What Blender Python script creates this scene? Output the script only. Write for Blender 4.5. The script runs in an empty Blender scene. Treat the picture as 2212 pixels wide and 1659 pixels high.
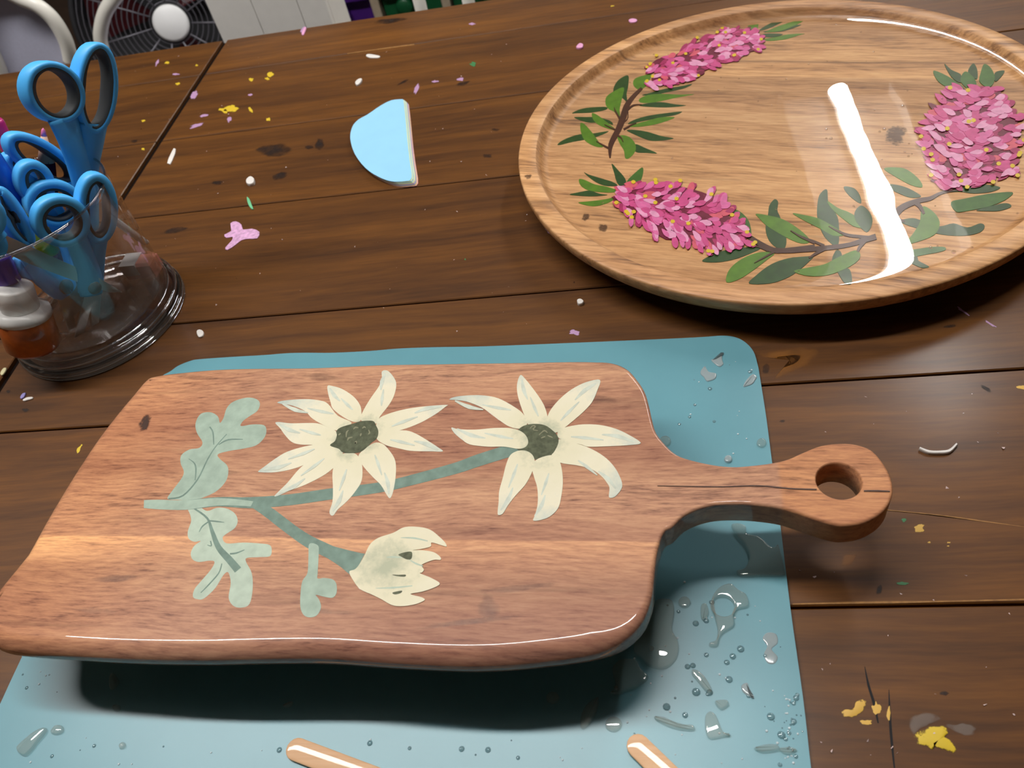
import bpy, bmesh, math, random
from mathutils import Vector, Matrix
random.seed(11)
S = bpy.context.scene
COL = S.collection

# ------------------------------------------------------------------ camera
H = 0.38                                   # eye height above the table top (table top is z = 0)
FPX, PITCH, ROLL, YAW = 1715.534, 0.823836, -0.256631, -0.257168
_cp, _sp = math.cos(PITCH), math.sin(PITCH)
FW = Vector((math.sin(YAW)*_cp, math.cos(YAW)*_cp, -_sp))
_r0 = Vector((math.cos(YAW), -math.sin(YAW), 0)); _u0 = _r0.cross(FW)
RT = math.cos(ROLL)*_r0 + math.sin(ROLL)*_u0
UP = -math.sin(ROLL)*_r0 + math.cos(ROLL)*_u0
EYE = Vector((0, 0, H))
cam = bpy.data.cameras.new('camera'); cam_o = bpy.data.objects.new('camera', cam); COL.objects.link(cam_o)
cam.sensor_fit = 'HORIZONTAL'; cam.sensor_width = 36; cam.lens = FPX/2212*36
cam.clip_start = 0.01
cam_o.matrix_world = Matrix(((RT.x, UP.x, -FW.x, 0), (RT.y, UP.y, -FW.y, 0), (RT.z, UP.z, -FW.z, H), (0, 0, 0, 1)))
cam.dof.use_dof = True; cam.dof.focus_distance = 0.47; cam.dof.aperture_fstop = 16
S.camera = cam_o

# ------------------------------------------------------------------ world, exposure
w = bpy.data.worlds.new('world'); S.world = w; w.use_nodes = True
w.node_tree.nodes['Background'].inputs[0].default_value = (0.8, 0.85, 1, 1)
w.node_tree.nodes['Background'].inputs[1].default_value = 0.0
S.view_settings.view_transform = 'Standard'; S.view_settings.look = 'None'
S.view_settings.gamma = 1; S.view_settings.use_curve_mapping = False
S.view_settings.exposure = 0.0
S.cycles.max_bounces = 6; S.cycles.transparent_max_bounces = 20; S.cycles.diffuse_bounces = 3; S.cycles.glossy_bounces = 3
S.cycles.use_light_tree = False; S.cycles.caustics_reflective = False; S.cycles.caustics_refractive = False
LAMP_POWER = 66.0                          # radiance of the lamp diffusers

# ------------------------------------------------------------------ geometry helpers
def ray(x, y): return RT*((x-1106)/FPX) - UP*((y-829.5)/FPX) + FW
def at(x, y, z=0.0):
    d = ray(x, y); return EYE + d*((z-H)/d.z)
def on_plane(x, y, pt, n):
    d = ray(x, y); return EYE + d*((pt-EYE).dot(n)/d.dot(n))
def on_y(x, y, Y): return on_plane(x, y, Vector((0, Y, 0)), Vector((0, 1, 0)))
def lin(r, g, b):
    f = lambda c: (c/255/12.92) if c/255 <= .04045 else ((c/255+.055)/1.055)**2.4
    return (f(r), f(g), f(b), 1)

def mk(name, verts, faces, mat, parent=None, smooth=True, mats=None, fmat=None):
    """one mesh object from world-space vertices; its origin is its parent's origin or its own base"""
    if parent is not None:
        off = Vector((0, 0, 0)); p = parent
        while p is not None: off += p.location; p = p.parent
        loc = Vector((0, 0, 0))
    else:
        xs = [v[0] for v in verts]; ys = [v[1] for v in verts]; zs = [v[2] for v in verts]
        loc = Vector(((min(xs)+max(xs))/2, (min(ys)+max(ys))/2, min(zs))); off = loc
    me = bpy.data.meshes.new(name)
    me.from_pydata([tuple(Vector(v)-off) for v in verts], [], faces); me.update()
    for m in (mats or [mat]): me.materials.append(m)
    if fmat: me.polygons.foreach_set('material_index', fmat)
    if smooth is True: me.polygons.foreach_set('use_smooth', [True]*len(me.polygons))
    elif smooth: me.polygons.foreach_set('use_smooth', list(smooth))
    o = bpy.data.objects.new(name, me); COL.objects.link(o); o.location = loc
    if parent is not None: o.parent = parent
    return o
def tag(o, label, cat, group=None, kind=None):
    o['label'] = label; o['category'] = cat
    if group: o['group'] = group
    if kind: o['kind'] = kind
    return o
def thing(name, loc, label, cat, group=None, kind=None):
    o = bpy.data.objects.new(name, None); COL.objects.link(o); o.location = loc; o.empty_display_size = .02
    return tag(o, label, cat, group, kind)
def struct(name, verts, faces, mat, smooth=False):
    o = mk(name, verts, faces, mat, None, smooth); o['kind'] = 'structure'; return o
def merge(*ms):
    V, F = [], []
    for v, f in ms:
        k = len(V); V += list(v); F += [tuple(i+k for i in q) for q in f]
    return V, F
def box(x0, x1, y0, y1, z0, z1, bev=0.0):
    if not bev:
        v = [(x0,y0,z0),(x1,y0,z0),(x1,y1,z0),(x0,y1,z0),(x0,y0,z1),(x1,y0,z1),(x1,y1,z1),(x0,y1,z1)]
        return v, [(3,2,1,0),(4,5,6,7),(0,1,5,4),(1,2,6,5),(2,3,7,6),(3,0,4,7)]
    b = bev; rings = []
    for z, i in ((z0,b),(z0+b,0),(z1-b,0),(z1,b)):
        rings.append([(x0+i,y0+b*0+i,z),(x1-i,y0+i,z),(x1-i,y1-i,z),(x0+i,y1-i,z)])
    return loft(rings)
def loft(rings, caps=True, closed=True):
    n = len(rings[0]); V = [p for r in rings for p in r]; F = []
    for k in range(len(rings)-1):
        for i in range(n if closed else n-1):
            j = (i+1) % n
            F.append((k*n+i, k*n+j, (k+1)*n+j, (k+1)*n+i))
    if caps:
        F.append(tuple(reversed(range(n)))); F.append(tuple((len(rings)-1)*n+i for i in range(n)))
    return V, F
def frame_of(d, hint=None):
    d = d.normalized(); h = hint or (Vector((0,0,1)) if abs(d.z) < .9 else Vector((1,0,0)))
    a = d.cross(h).normalized(); return a, a.cross(d).normalized()
def tube(path, rad, seg=10, caps=True, hint=None, flat=1.0, closed=False):
    """swept tube; rad: number or list; flat: ratio of second half-axis"""
    P = [Vector(p) for p in path]; n = len(P); rings = []
    a = b = None
    for i, p in enumerate(P):
        if closed: d = P[(i+1) % n]-P[i-1]
        else: d = P[min(i+1, n-1)]-P[max(i-1, 0)]
        if hint is not None: a, b = frame_of(d, hint)
        elif a is None: a, b = frame_of(d)
        else:
            d.normalize(); a = (a - d*a.dot(d)).normalized(); b = a.cross(d)
        r = rad[i] if isinstance(rad, (list, tuple)) else rad
        rings.append([p + a*(r*math.cos(t)) + b*(r*flat*math.sin(t)) for t in [2*math.pi*k/seg for k in range(seg)]])
    if closed: rings.append(rings[0])
    return loft(rings, caps and not closed)
def lathe(prof, c, axis=Vector((0,0,1)), seg=48):
    a, b = frame_of(Vector(axis)); ax = Vector(axis).normalized(); c = Vector(c); rings = []
    for r, h in prof:
        r = max(r, 1e-5)
        rings.append([c + ax*h + (a*math.cos(t) + b*math.sin(t))*r for t in [2*math.pi*k/seg for k in range(seg)]])
    return loft(rings)
def spline(pts, sub=4, closed=True):
    P = [Vector(p) for p in pts]; n = len(P); out = []
    for i in range(n if closed else n-1):
        if closed: p0, p1, p2, p3 = P[i-1], P[i], P[(i+1) % n], P[(i+2) % n]
        else: p0, p1, p2, p3 = P[max(i-1,0)], P[i], P[i+1], P[min(i+2,n-1)]
        for k in range(sub):
            t = k/sub
            out.append(.5*((2*p1)+(p2-p0)*t+(2*p0-5*p1+4*p2-p3)*t*t+(3*p1-p0-3*p2+p3)*t**3))
    if not closed: out.append(P[-1])
    return out
def ccw(pts):
    s = sum(pts[i-1].x*pts[i].y-pts[i].x*pts[i-1].y for i in range(len(pts)))
    return pts if s > 0 else list(reversed(pts))
def inset(pts, d):
    """offset a counter-clockwise outline inwards by d (number or list)"""
    n = len(pts); out = []
    for i in range(n):
        t = (pts[(i+1) % n]-pts[i-1]); t.z = 0
        if t.length < 1e-9: t = Vector((1,0,0))
        t.normalize(); q = d[i] if isinstance(d, (list, tuple)) else d
        out.append(Vector((pts[i].x - t.y*q, pts[i].y + t.x*q, pts[i].z)))
    return out
def plate(pts, z0, z1):
    """thin flat piece with real edges from a world outline"""
    p = ccw([Vector((q.x, q.y, 0)) for q in pts]); n = len(p)
    V = [(q.x, q.y, z0) for q in p] + [(q.x, q.y, z1) for q in p]
    F = [tuple(range(n, 2*n)), tuple(reversed(range(n)))] + [(i, (i+1) % n, n+(i+1) % n, n+i) for i in range(n)]
    return V, F
def stroke(pts, widths):
    """outline of a brush stroke in pixels: centre line + full width at each point"""
    C = spline([Vector((x, y, 0)) for x, y in pts], 4, False); m = len(C); L, Rr = [], []
    for i, c in enumerate(C):
        d = (C[min(i+1, m-1)]-C[max(i-1, 0)]).normalized(); f = i/(m-1)*(len(widths)-1)
        k = min(int(f), len(widths)-2); wd = widths[k]+(widths[k+1]-widths[k])*(f-k)
        L.append((c.x-d.y*wd/2, c.y+d.x*wd/2)); Rr.append((c.x+d.y*wd/2, c.y-d.x*wd/2))
    return L + Rr[::-1]
def crop(x0, y0, k): return lambda pts: [(x0+a/k, y0+b/k) for a, b in pts]

# ------------------------------------------------------------------ material helpers
def newmat(name):
    m = bpy.data.materials.new(name); m.use_nodes = True; nt = m.node_tree
    return m, nt, nt.nodes['Principled BSDF']
def N(nt, t, **kw):
    n = nt.nodes.new(t)
    for k, v in kw.items():
        if k in n.inputs: n.inputs[k].default_value = v
        else: setattr(n, k, v)
    return n
def plain(name, col, rough=.5, coat=0, metal=0, var=.06, scale=60, spec=.5, bump=0, trans=0):
    """procedural: flat colour with fine noise variation"""
    m, nt, b = newmat(name); L = nt.links.new
    tc = N(nt, 'ShaderNodeTexCoord'); nz = N(nt, 'ShaderNodeTexNoise', Scale=scale, Detail=4)
    L(tc.outputs['Object'], nz.inputs['Vector'])
    hs = N(nt, 'ShaderNodeHueSaturation'); hs.inputs['Color'].default_value = col
    mr = N(nt, 'ShaderNodeMapRange'); mr.inputs[1].default_value = .3; mr.inputs[2].default_value = .7
    mr.inputs[3].default_value = 1-var; mr.inputs[4].default_value = 1+var
    L(nz.outputs['Fac'], mr.inputs[0]); L(mr.outputs[0], hs.inputs['Value']); L(hs.outputs[0], b.inputs['Base Color'])
    b.inputs['Roughness'].default_value = rough; b.inputs['Metallic'].default_value = metal
    b.inputs['Coat Weight'].default_value = coat; b.inputs['Coat Roughness'].default_value = .04
    b.inputs['Specular IOR Level'].default_value = spec if coat < .9 else .08; b.inputs['Transmission Weight'].default_value = trans
    if bump:
        bp = N(nt, 'ShaderNodeBump', Strength=bump, Distance=.001); L(nz.outputs['Fac'], bp.inputs['Height']); L(bp.outputs[0], b.inputs['Normal'])
    return m
def clear(name, tint=(.95,.96,.97,1), rough=.01, ior=1.5, extra=0.0, bump=0.0, scale=40, milk=0.0, milkcol=(.8,.8,.8,1)):
    """thin clear plastic or resin: light passes, the surface mirrors by Fresnel"""
    m, nt, b = newmat(name); L = nt.links.new; nt.nodes.remove(b); out = nt.nodes['Material Output']
    ge = N(nt, 'ShaderNodeNewGeometry'); io = N(nt, 'ShaderNodeMapRange'); io.inputs[3].default_value = ior; io.inputs[4].default_value = 1/ior
    fr = N(nt, 'ShaderNodeFresnel', IOR=ior); L(ge.outputs['Backfacing'], io.inputs[0]); L(io.outputs[0], fr.inputs['IOR']); tr = N(nt, 'ShaderNodeBsdfTransparent', Color=tint)
    gl = N(nt, 'ShaderNodeBsdfGlossy', Roughness=rough, Color=(1,1,1,1)); mx = N(nt, 'ShaderNodeMixShader')
    tc = N(nt, 'ShaderNodeTexCoord'); nz = N(nt, 'ShaderNodeTexNoise', Scale=scale, Detail=1); L(tc.outputs['Object'], nz.inputs['Vector'])
    if bump:
        bp = N(nt, 'ShaderNodeBump', Strength=1, Distance=bump); L(nz.outputs['Fac'], bp.inputs['Height'])
        L(bp.outputs[0], gl.inputs['Normal']); L(bp.outputs[0], fr.inputs['Normal'])
    fac = fr.outputs[0]
    if extra:
        ad = N(nt, 'ShaderNodeMath', operation='ADD'); ad.inputs[1].default_value = extra; L(fac, ad.inputs[0]); fac = ad.outputs[0]
    base = tr.outputs[0]
    if milk:
        df = N(nt, 'ShaderNodeBsdfDiffuse', Color=milkcol); m2 = N(nt, 'ShaderNodeMixShader'); m2.inputs[0].default_value = milk
        L(tr.outputs[0], m2.inputs[1]); L(df.outputs[0], m2.inputs[2]); base = m2.outputs[0]
    L(fac, mx.inputs[0]); L(base, mx.inputs[1]); L(gl.outputs[0], mx.inputs[2]); L(mx.outputs[0], out.inputs['Surface'])
    return m
def mixc(nt, fac, a, b, mode='MIX'):
    n = nt.nodes.new('ShaderNodeMix'); n.data_type = 'RGBA'; n.blend_type = mode; L = nt.links.new
    for k, v in ((0, fac), (6, a), (7, b)):
        if hasattr(v, 'is_linked') or hasattr(v, 'links'): L(v, n.inputs[k])
        else: n.inputs[k].default_value = v
    return n.outputs[2]
def ramp(nt, src, stops, interp='LINEAR'):
    n = nt.nodes.new('ShaderNodeValToRGB'); n.color_ramp.interpolation = interp; e = n.color_ramp.elements
    while len(e) < len(stops): e.new(.5)
    for q, (p, c) in zip(e, stops): q.position = p; q.color = c
    nt.links.new(src, n.inputs[0]); return n.outputs[0]
def wood(name, stops, angle=0, rough=.4, coat=0, coat_rough=.03, along=2.0, across=22.0, fine=9.0, perobj=False,
         streak=.5, strips=None, band=None, coatmask=None, bump=.15, dark=lin(40,22,14), darkamt=.5, big=1.0, spec=.5, fmix=.35, zone=None):
    """procedural timber, grain along the rotated x axis of the object (or world for planks)"""
    m, nt, b = newmat(name); L = nt.links.new
    if perobj:
        g = N(nt, 'ShaderNodeNewGeometry'); oi = N(nt, 'ShaderNodeObjectInfo'); cb = N(nt, 'ShaderNodeCombineXYZ')
        mu = N(nt, 'ShaderNodeMath', operation='MULTIPLY'); mu.inputs[1].default_value = 37; L(oi.outputs['Random'], mu.inputs[0])
        L(mu.outputs[0], cb.inputs[0]); L(mu.outputs[0], cb.inputs[2]); va = N(nt, 'ShaderNodeVectorMath', operation='ADD')
        L(g.outputs['Position'], va.inputs[0]); L(cb.outputs[0], va.inputs[1]); src = va.outputs[0]
    else:
        src = N(nt, 'ShaderNodeTexCoord').outputs['Object']
    vr = N(nt, 'ShaderNodeVectorRotate', rotation_type='Z_AXIS'); vr.inputs['Angle'].default_value = -angle
    L(src, vr.inputs['Vector']); src = vr.outputs[0]
    # slow waviness of the grain
    wn = N(nt, 'ShaderNodeTexNoise', Scale=5*big, Detail=2); L(src, wn.inputs['Vector'])
    ws = N(nt, 'ShaderNodeVectorMath', operation='MULTIPLY_ADD'); L(wn.outputs['Color'], ws.inputs[0])
    ws.inputs[1].default_value = (0, .02/big, .02/big); L(src, ws.inputs[2]); src2 = ws.outputs[0]
    def nz(sx, sy, det=4, rgh=.6):
        mp = N(nt, 'ShaderNodeMapping'); mp.inputs['Scale'].default_value = (sx, sy, sy*.6); L(src2, mp.inputs['Vector'])
        q = N(nt, 'ShaderNodeTexNoise', Scale=1, Detail=det, Roughness=rgh); L(mp.outputs[0], q.inputs['Vector']); return q.outputs['Fac']
    a = nz(along, across); f = nz(along*fine, across*fine, 3, .7); mx = N(nt, 'ShaderNodeMix'); mx.inputs[0].default_value = fmix
    L(a, mx.inputs[2]); L(f, mx.inputs[3])
    col = ramp(nt, mx.outputs[0], stops)
    # dark streaks
    s = nz(along*.8, across*2.2, 3, .55)
    sk = ramp(nt, s, [(.60, (0,0,0,1)), (.74, (1,1,1,1))])
    d2 = N(nt, 'ShaderNodeMath', operation='MULTIPLY'); L(sk, d2.inputs[0]); d2.inputs[1].default_value = darkamt
    col = mixc(nt, d2.outputs[0], col, dark)
    if zone:
        col = mixc(nt, ramp(nt, nz(along*.5, across*.35, 2, .5), [(.40, (0,0,0,1)), (.62, (1,1,1,1))]), col, mixc(nt, 1.0, col, zone, 'MULTIPLY'))
    sx = N(nt, 'ShaderNodeSeparateXYZ'); L(vr.outputs[0], sx.inputs[0])
    if strips:   # glued laths: tone by position across the grain
        mr = N(nt, 'ShaderNodeMapRange'); mr.inputs[1].default_value = strips[0]; mr.inputs[2].default_value = strips[1]
        wob = N(nt, 'ShaderNodeMath', operation='MULTIPLY_ADD'); L(wn.outputs['Fac'], wob.inputs[0]); wob.inputs[1].default_value = .006; L(sx.outputs[1], wob.inputs[2])
        L(wob.outputs[0], mr.inputs[0])
        col = mixc(nt, 1.0, col, ramp(nt, mr.outputs[0], strips[2], 'LINEAR'), 'MULTIPLY')
    if band:
        for (y0, y1, c, amt, axis) in band:
            mr = N(nt, 'ShaderNodeMapRange', interpolation_type='SMOOTHSTEP'); mr.inputs[1].default_value = y0; mr.inputs[2].default_value = y1
            wob = N(nt, 'ShaderNodeMath', operation='MULTIPLY_ADD'); L(a, wob.inputs[0]); wob.inputs[1].default_value = .02*(1 if abs(y1-y0) > .004 else .12); L(sx.outputs[axis], wob.inputs[2])
            L(wob.outputs[0], mr.inputs[0]); mm = N(nt, 'ShaderNodeMath', operation='MULTIPLY'); L(mr.outputs[0], mm.inputs[0]); mm.inputs[1].default_value = amt
            col = mixc(nt, mm.outputs[0], col, c, 'MULTIPLY')
    if perobj:
        hs = N(nt, 'ShaderNodeHueSaturation'); mr = N(nt, 'ShaderNodeMapRange'); mr.inputs[3].default_value = .82; mr.inputs[4].default_value = 1.2
        L(oi.outputs['Random'], mr.inputs[0]); L(mr.outputs[0], hs.inputs['Value']); L(col, hs.inputs['Color']); col = hs.outputs[0]
    L(col, b.inputs['Base Color']); b.inputs['Roughness'].default_value = rough; b.inputs['Specular IOR Level'].default_value = spec
    b.inputs['Coat Roughness'].default_value = coat_rough; b.inputs['Coat Weight'].default_value = coat
    if coatmask:
        x0, wid = coatmask; mr = N(nt, 'ShaderNodeMapRange'); mr.inputs[1].default_value = x0; mr.inputs[2].default_value = x0+wid
        mr.inputs[3].default_value = coat; mr.inputs[4].default_value = 0
        wob = N(nt, 'ShaderNodeMath', operation='MULTIPLY_ADD'); L(wn.outputs['Fac'], wob.inputs[0]); wob.inputs[1].default_value = .03; L(sx.outputs[0], wob.inputs[2])
        L(wob.outputs[0], mr.inputs[0]); L(mr.outputs[0], b.inputs['Coat Weight'])
    if bump:
        bp = N(nt, 'ShaderNodeBump', Strength=bump, Distance=.0006); L(mx.outputs[0], bp.inputs['Height']); L(bp.outputs[0], b.inputs['Normal'])
    return m

# ------------------------------------------------------------------ the room
M_wall = plain('wall_paint', lin(100,95,88), .8, scale=3, var=.03)
M_ceil = plain('ceiling_paint', lin(82,78,74), .85, scale=3, var=.03)
M_floor = wood('floor_boards', [(.3, lin(50,38,30)), (.7, lin(85,62,46))], rough=.5, along=.6, across=9, perobj=False)
FZ, CZ = -0.75, 1.75
X0, X1, Y0, Y1 = -2.6, 2.6, -1.9, 3.9
struct('floor', *box(X0, X1, Y0, Y1, FZ-.05, FZ), M_floor)
struct('ceiling', *box(X0, X1, Y0, Y1, CZ, CZ+.05), M_ceil)
struct('wall_back', *box(X0, X1, Y1, Y1+.05, FZ, CZ), M_wall)
struct('wall_front', *box(X0, X1, Y0-.05, Y0, FZ, CZ), plain('pale_wall_paint', lin(118,114,108), .8, scale=3, var=.03))
struct('wall_left', *box(X0-.05, X0, Y0, Y1, FZ, CZ), M_wall)
struct('wall_right', *box(X1, X1+.05, Y0, Y1, FZ, CZ), M_wall)

# ------------------------------------------------------------------ lamps
def emit_mat(name, power):
    m, nt, b = newmat(name); nt.nodes.remove(b); e = N(nt, 'ShaderNodeEmission', Color=(1,.98,.95,1), Strength=power)
    nt.links.new(e.outputs[0], nt.nodes['Material Output'].inputs[0]); return m
M_emit = emit_mat('lamp_diffuser', LAMP_POWER)
M_refl = plain('lamp_reflector', lin(170,168,166), .6, var=.01)
def lamp(c, along, length, label, pan=True, rad=.031):
    c = Vector(c); t = thing('ceiling_lamp', c, label, 'lamp'); hl = length/2
    ax = Vector((1,0,0)) if along == 'x' else Vector((0,1,0)); sd = Vector((0,1,0)) if along == 'x' else Vector((1,0,0))
    up = Vector((0,0,1))
    def bx(a0, a1, s0, s1, z0, z1):
        v, f = box(a0, a1, s0, s1, z0, z1)
        return [c + ax*q[0] + sd*q[1] + up*q[2] for q in v], f
    if pan: mk('reflector_pan', *merge(bx(-hl-.05, hl+.05, -.23, .23, .075, .085), bx(-hl-.05, hl+.05, -.24, -.23, .02, .085), bx(-hl-.05, hl+.05, .23, .24, .02, .085)), M_refl, t, False)
    mk('housing', *bx(-hl-.02, hl+.02, -.03, .03, rad+.004, .075), M_refl, t, False)
    mk('hanger', *bx(-.04, .04, -.02, .02, .0751 if not pan else .085, CZ-c.z), M_refl, t, False)
    prof = []
    for i in range(5): a = i/4*math.pi/2; prof.append((rad*math.sin(a)+.002, -hl+rad*(1-math.cos(a))))
    prof += [(p, -h) for p, h in reversed(prof)]
    mk('diffuser', *lathe(prof, c, ax, 20), M_emit, t, True)
    return t
LH = 1.6
lamp((-.70, .62, LH), 'x', 1.80, 'long white tube lamp hung above the near side of the table', False, .042)
lamp((.875, 2.42, LH), 'y', 1.80, 'long white tube lamp further back, mirrored in the round tray')

# ------------------------------------------------------------------ the table
M_plank = wood('table_timber', [(.30, lin(62,35,13)), (.48, lin(91,54,18)), (.68, lin(117,72,24))], rough=.5, coat=.2, coat_rough=.2, spec=.3,
               along=3.5, across=48, fine=6, perobj=True, darkamt=.25, dark=lin(56,29,13), bump=.2)
M_blk0 = plain('joint_dirt', lin(22,13,9), .95, spec=.1); M_tdark = plain('table_underframe', lin(45,26,16), .6)
table = thing('work_table', (0.2, .42, FZ), 'paint-marked brown plank table under the tray, mat and cup', 'table')
JX = -.4913
YJ = [-.22, -.07, .045, .182, .326, .427, .578, .714, .855, .942]
TX0, TX1 = -.98, 1.25
g = .0007
for k in range(len(YJ)-1):
    for xa, xb in ((TX0, JX-.0035), (JX+.0035, TX1)):
        mk('plank', *box(xa, xb, YJ[k]+g, YJ[k+1]-g, -.03, 0, .0007), M_plank, table, False)
mk('joint_strip', *box(JX-.0034, JX+.0034, YJ[0]+.001, YJ[-1]-.001, -.025, -.0035), M_blk0, table, False)
mk('backing_board', *box(TX0+.03, TX1-.03, YJ[0]+.02, YJ[-1]-.02, -.05, -.0305), M_tdark, table, False)
for x in (TX0+.12, TX1-.12):
    for y in (YJ[0]+.12, YJ[-1]-.12):
        mk('leg', *box(x-.035, x+.035, y-.035, y+.035, FZ, -.0505, .003), M_tdark, table, False)
mk('apron', *box(TX0+.16, TX1-.16, YJ[-1]-.10, YJ[-1]-.08, -.14, -.051), M_tdark, table, False)
mk('apron', *box(TX0+.16, TX1-.16, YJ[0]+.08, YJ[0]+.10, -.14, -.051), M_tdark, table, False)

# paint stains, knots and cracks on the boards (parts of the table)
def blot(px, py, rx, ry, n=11, jit=.35, rot=0):
    pts = []
    for i in range(n):
        a = 2*math.pi*i/n; r = 1+random.uniform(-jit, jit); x, y = rx*r*math.cos(a), ry*r*math.sin(a)
        pts.append((px+x*math.cos(rot)-y*math.sin(rot), py+x*math.sin(rot)+y*math.cos(rot)))
    return pts
def stain(name, pts, mat, z=.00012, sub=3):
    if sub == 1: return mk(name, *plate([at(x, y, 0) for x, y in pts], -.0001, z), mat, table, False)
    q = ccw(spline([at(x, y, 0) for x, y in pts], sub)); c = sum(q, Vector())/len(q); n = len(q)
    V = [(p.x, p.y, .00005) for p in q] + [tuple(p.lerp(c, .35).to_2d()) + (z,) for p in q] + [(c.x, c.y, z)]
    F = [(i, (i+1) % n, n+(i+1) % n, n+i) for i in range(n)] + [(n+i, n+(i+1) % n, 2*n) for i in range(n)]
    o = mk(name, V, F, mat, table, True)
    at_ = o.data.attributes.new('soft', 'FLOAT', 'POINT'); at_.data.foreach_set('value', [0.0]*n + [.8]*n + [1.0])
    return o
def smear(name, col, gain=2.2, scale=260, top=1.0, rough=.55):
    # paint or stain that thins out raggedly towards its edge
    m, nt, b = newmat(name); L = nt.links.new; b.inputs['Base Color'].default_value = col; b.inputs['Roughness'].default_value = rough
    tc = N(nt, 'ShaderNodeTexCoord'); nz = N(nt, 'ShaderNodeTexNoise', Scale=scale, Detail=5, Roughness=.7); L(tc.outputs['Object'], nz.inputs['Vector'])
    at_ = N(nt, 'ShaderNodeAttribute', attribute_name='soft'); a1 = N(nt, 'ShaderNodeMath', operation='MULTIPLY_ADD'); L(nz.outputs['Fac'], a1.inputs[0]); a1.inputs[1].default_value = 2.0; a1.inputs[2].default_value = -1.25
    a2 = N(nt, 'ShaderNodeMath', operation='ADD'); L(a1.outputs[0], a2.inputs[0]); L(at_.outputs['Fac'], a2.inputs[1])
    a3 = N(nt, 'ShaderNodeMath', operation='MULTIPLY', use_clamp=True); L(a2.outputs[0], a3.inputs[0]); a3.inputs[1].default_value = gain
    a4 = N(nt, 'ShaderNodeMath', operation='MULTIPLY'); L(a3.outputs[0], a4.inputs[0]); a4.inputs[1].default_value = top; L(a4.outputs[0], b.inputs['Alpha'])
    return m
M_yel = smear('yellow_paint', lin(212,180,40), 4); M_yel2 = smear('dry_yellow_paint', lin(215,170,75), 4)
M_lil = smear('lilac_paint', lin(178,140,178), 3, 400); M_grn = smear('green_paint', lin(58,120,70), 4)
M_knot = smear('knot_timber', lin(30,14,7), 1.1, 70, .8); M_grey = smear('grey_smear', lin(140,125,115), 2, 200, .45)
M_blk = plain('dark_crack', lin(16,12,14), .8); M_orange = smear('bare_timber', lin(150,92,24), 1.2, 60, .6)
M_residue = plain('glue_residue', lin(150,106,54), .7, var=.25, scale=300); M_maroon = plain('red_paint', lin(110,30,45), .6)
for px, py, rx, ry, rot in ((497,235,26,9,-.15),(486,239,14,7,.2),(541,238,10,5,.9),(585,160,9,8,0),(577,170,6,4,.5),(543,172,8,5,-.3),(580,258,8,5,-.2),
                            (310,261,6,3,0),(309,322,5,4,.2),(384,181,6,4,0),(362,135,7,4,-.3),(425,141,4,3,0),(1322,13,6,2,-.2),(171,969,11,5,-1.1),(176,962,4,2,-1)):
    stain('paint_stain', blot(px, py, rx*.85, ry*.8, rot=rot), M_yel)
stain('paint_stain', [(1970,1592),(1985,1575),(2010,1568),(2030,1565),(2045,1570),(2050,1582),(2043,1590),(2055,1598),(2068,1615),(2072,1626),(2060,1628),(2040,1622),(2022,1616),(2010,1610),(2012,1622),(2000,1615),(1980,1608)], M_yel, .0006, 2)
stain('paint_stain', [(1958,1560),(1970,1545),(1995,1537),(2020,1540),(2035,1550),(2030,1560),(2010,1566),(1985,1578),(1968,1592)], M_grey, .0003)
stain('paint_stain', blot(2080,1575,32,12,rot=.2), M_grey, .0002)
stain('paint_stain', [(1815,1540),(1822,1533),(1835,1535),(1845,1528),(1850,1512),(1865,1510),(1875,1522),(1868,1535),(1855,1545),(1840,1552),(1825,1552)], M_yel2, .0005)
for px, py, rx, ry in ((1870,1560,14,6),(1893,1530,10,16),(1920,1540,5,20),(1985,1141,12,10),(2210,838,14,5),(2007,1172,4,2),(2050,1172,5,2),(2048,1180,3,1.5)):
    stain('paint_stain', blot(px, py, rx, ry), M_yel2)
for px, py, rx, ry, rot in ((495,258,5,9,.4),(425,271,17,4,-.35),(420,205,6,12,.6),(900,192,4,13,.35),(940,176,8,3,0),(995,172,9,4,-.1),(1020,52,8,3,0),(655,64,4,10,.5),
                            (340,135,3,9,.5),(440,250,12,3,-.3),(1240,718,16,6,.1),(1180,490,3,10,0),(1190,502,8,3,0),(2080,672,16,3,.6),(2140,700,18,2.5,.55),(380,160,8,3,0),(230,240,8,3,-.5),(540,205,5,3,0)):
    stain('paint_stain', blot(px, py, rx, ry, rot=rot), M_lil)
for px, py, rx, ry in ((1021,139,9,5),(1010,1125,4,5),(1950,1260,14,4),(1953,1124,6,5),(1005,560,2,2)):
    stain('paint_stain', blot(px, py, rx, ry), M_grn)
for px, py, rx, ry, rot in ((595,327,46,17,0),(690,312,11,16,.3),(668,318,12,5,0),(602,382,22,9,-.3),(1053,337,12,5,0),(1070,280,12,4,0),(470,395,14,5,0),(380,497,30,7,-.15),
                            (1900,1272,6,14,.2),(2040,1498,12,6,0),(870,178,18,3,-.5),(1000,180,16,5,-.3),(845,45,40,7,-.1),(290,305,10,4,-.2),(1240,610,2,2,0),
                            (385,798,6,6,0),(18,846,6,4,0),(55,886,10,5,0),(2130,840,14,5,.6),(1655,797,10,12,.2),(2050,705,16,4,-.1),(1690,910,8,4,0)):
    stain('knot', blot(px, py, rx, ry, rot=rot, jit=.22), M_knot, .0001)
stain('paint_stain', [(1625,760),(1680,752),(1740,745),(1775,752),(1768,775),(1740,800),(1700,815),(1668,826),(1690,800),(1725,778),(1700,765),(1650,772)], M_orange, .00008)
stain('paint_stain', blot(1832,1208,22,16), M_orange, .00008)
for a in ([(1868,1440),(1876,1480),(1888,1520),(1897,1562)], [(1920,1490),(1922,1540),(1925,1590),(1932,1659)]):
    stain('crack', stroke(a, [1, 5, 6, 3]), M_blk, .0001, 1)
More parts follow.
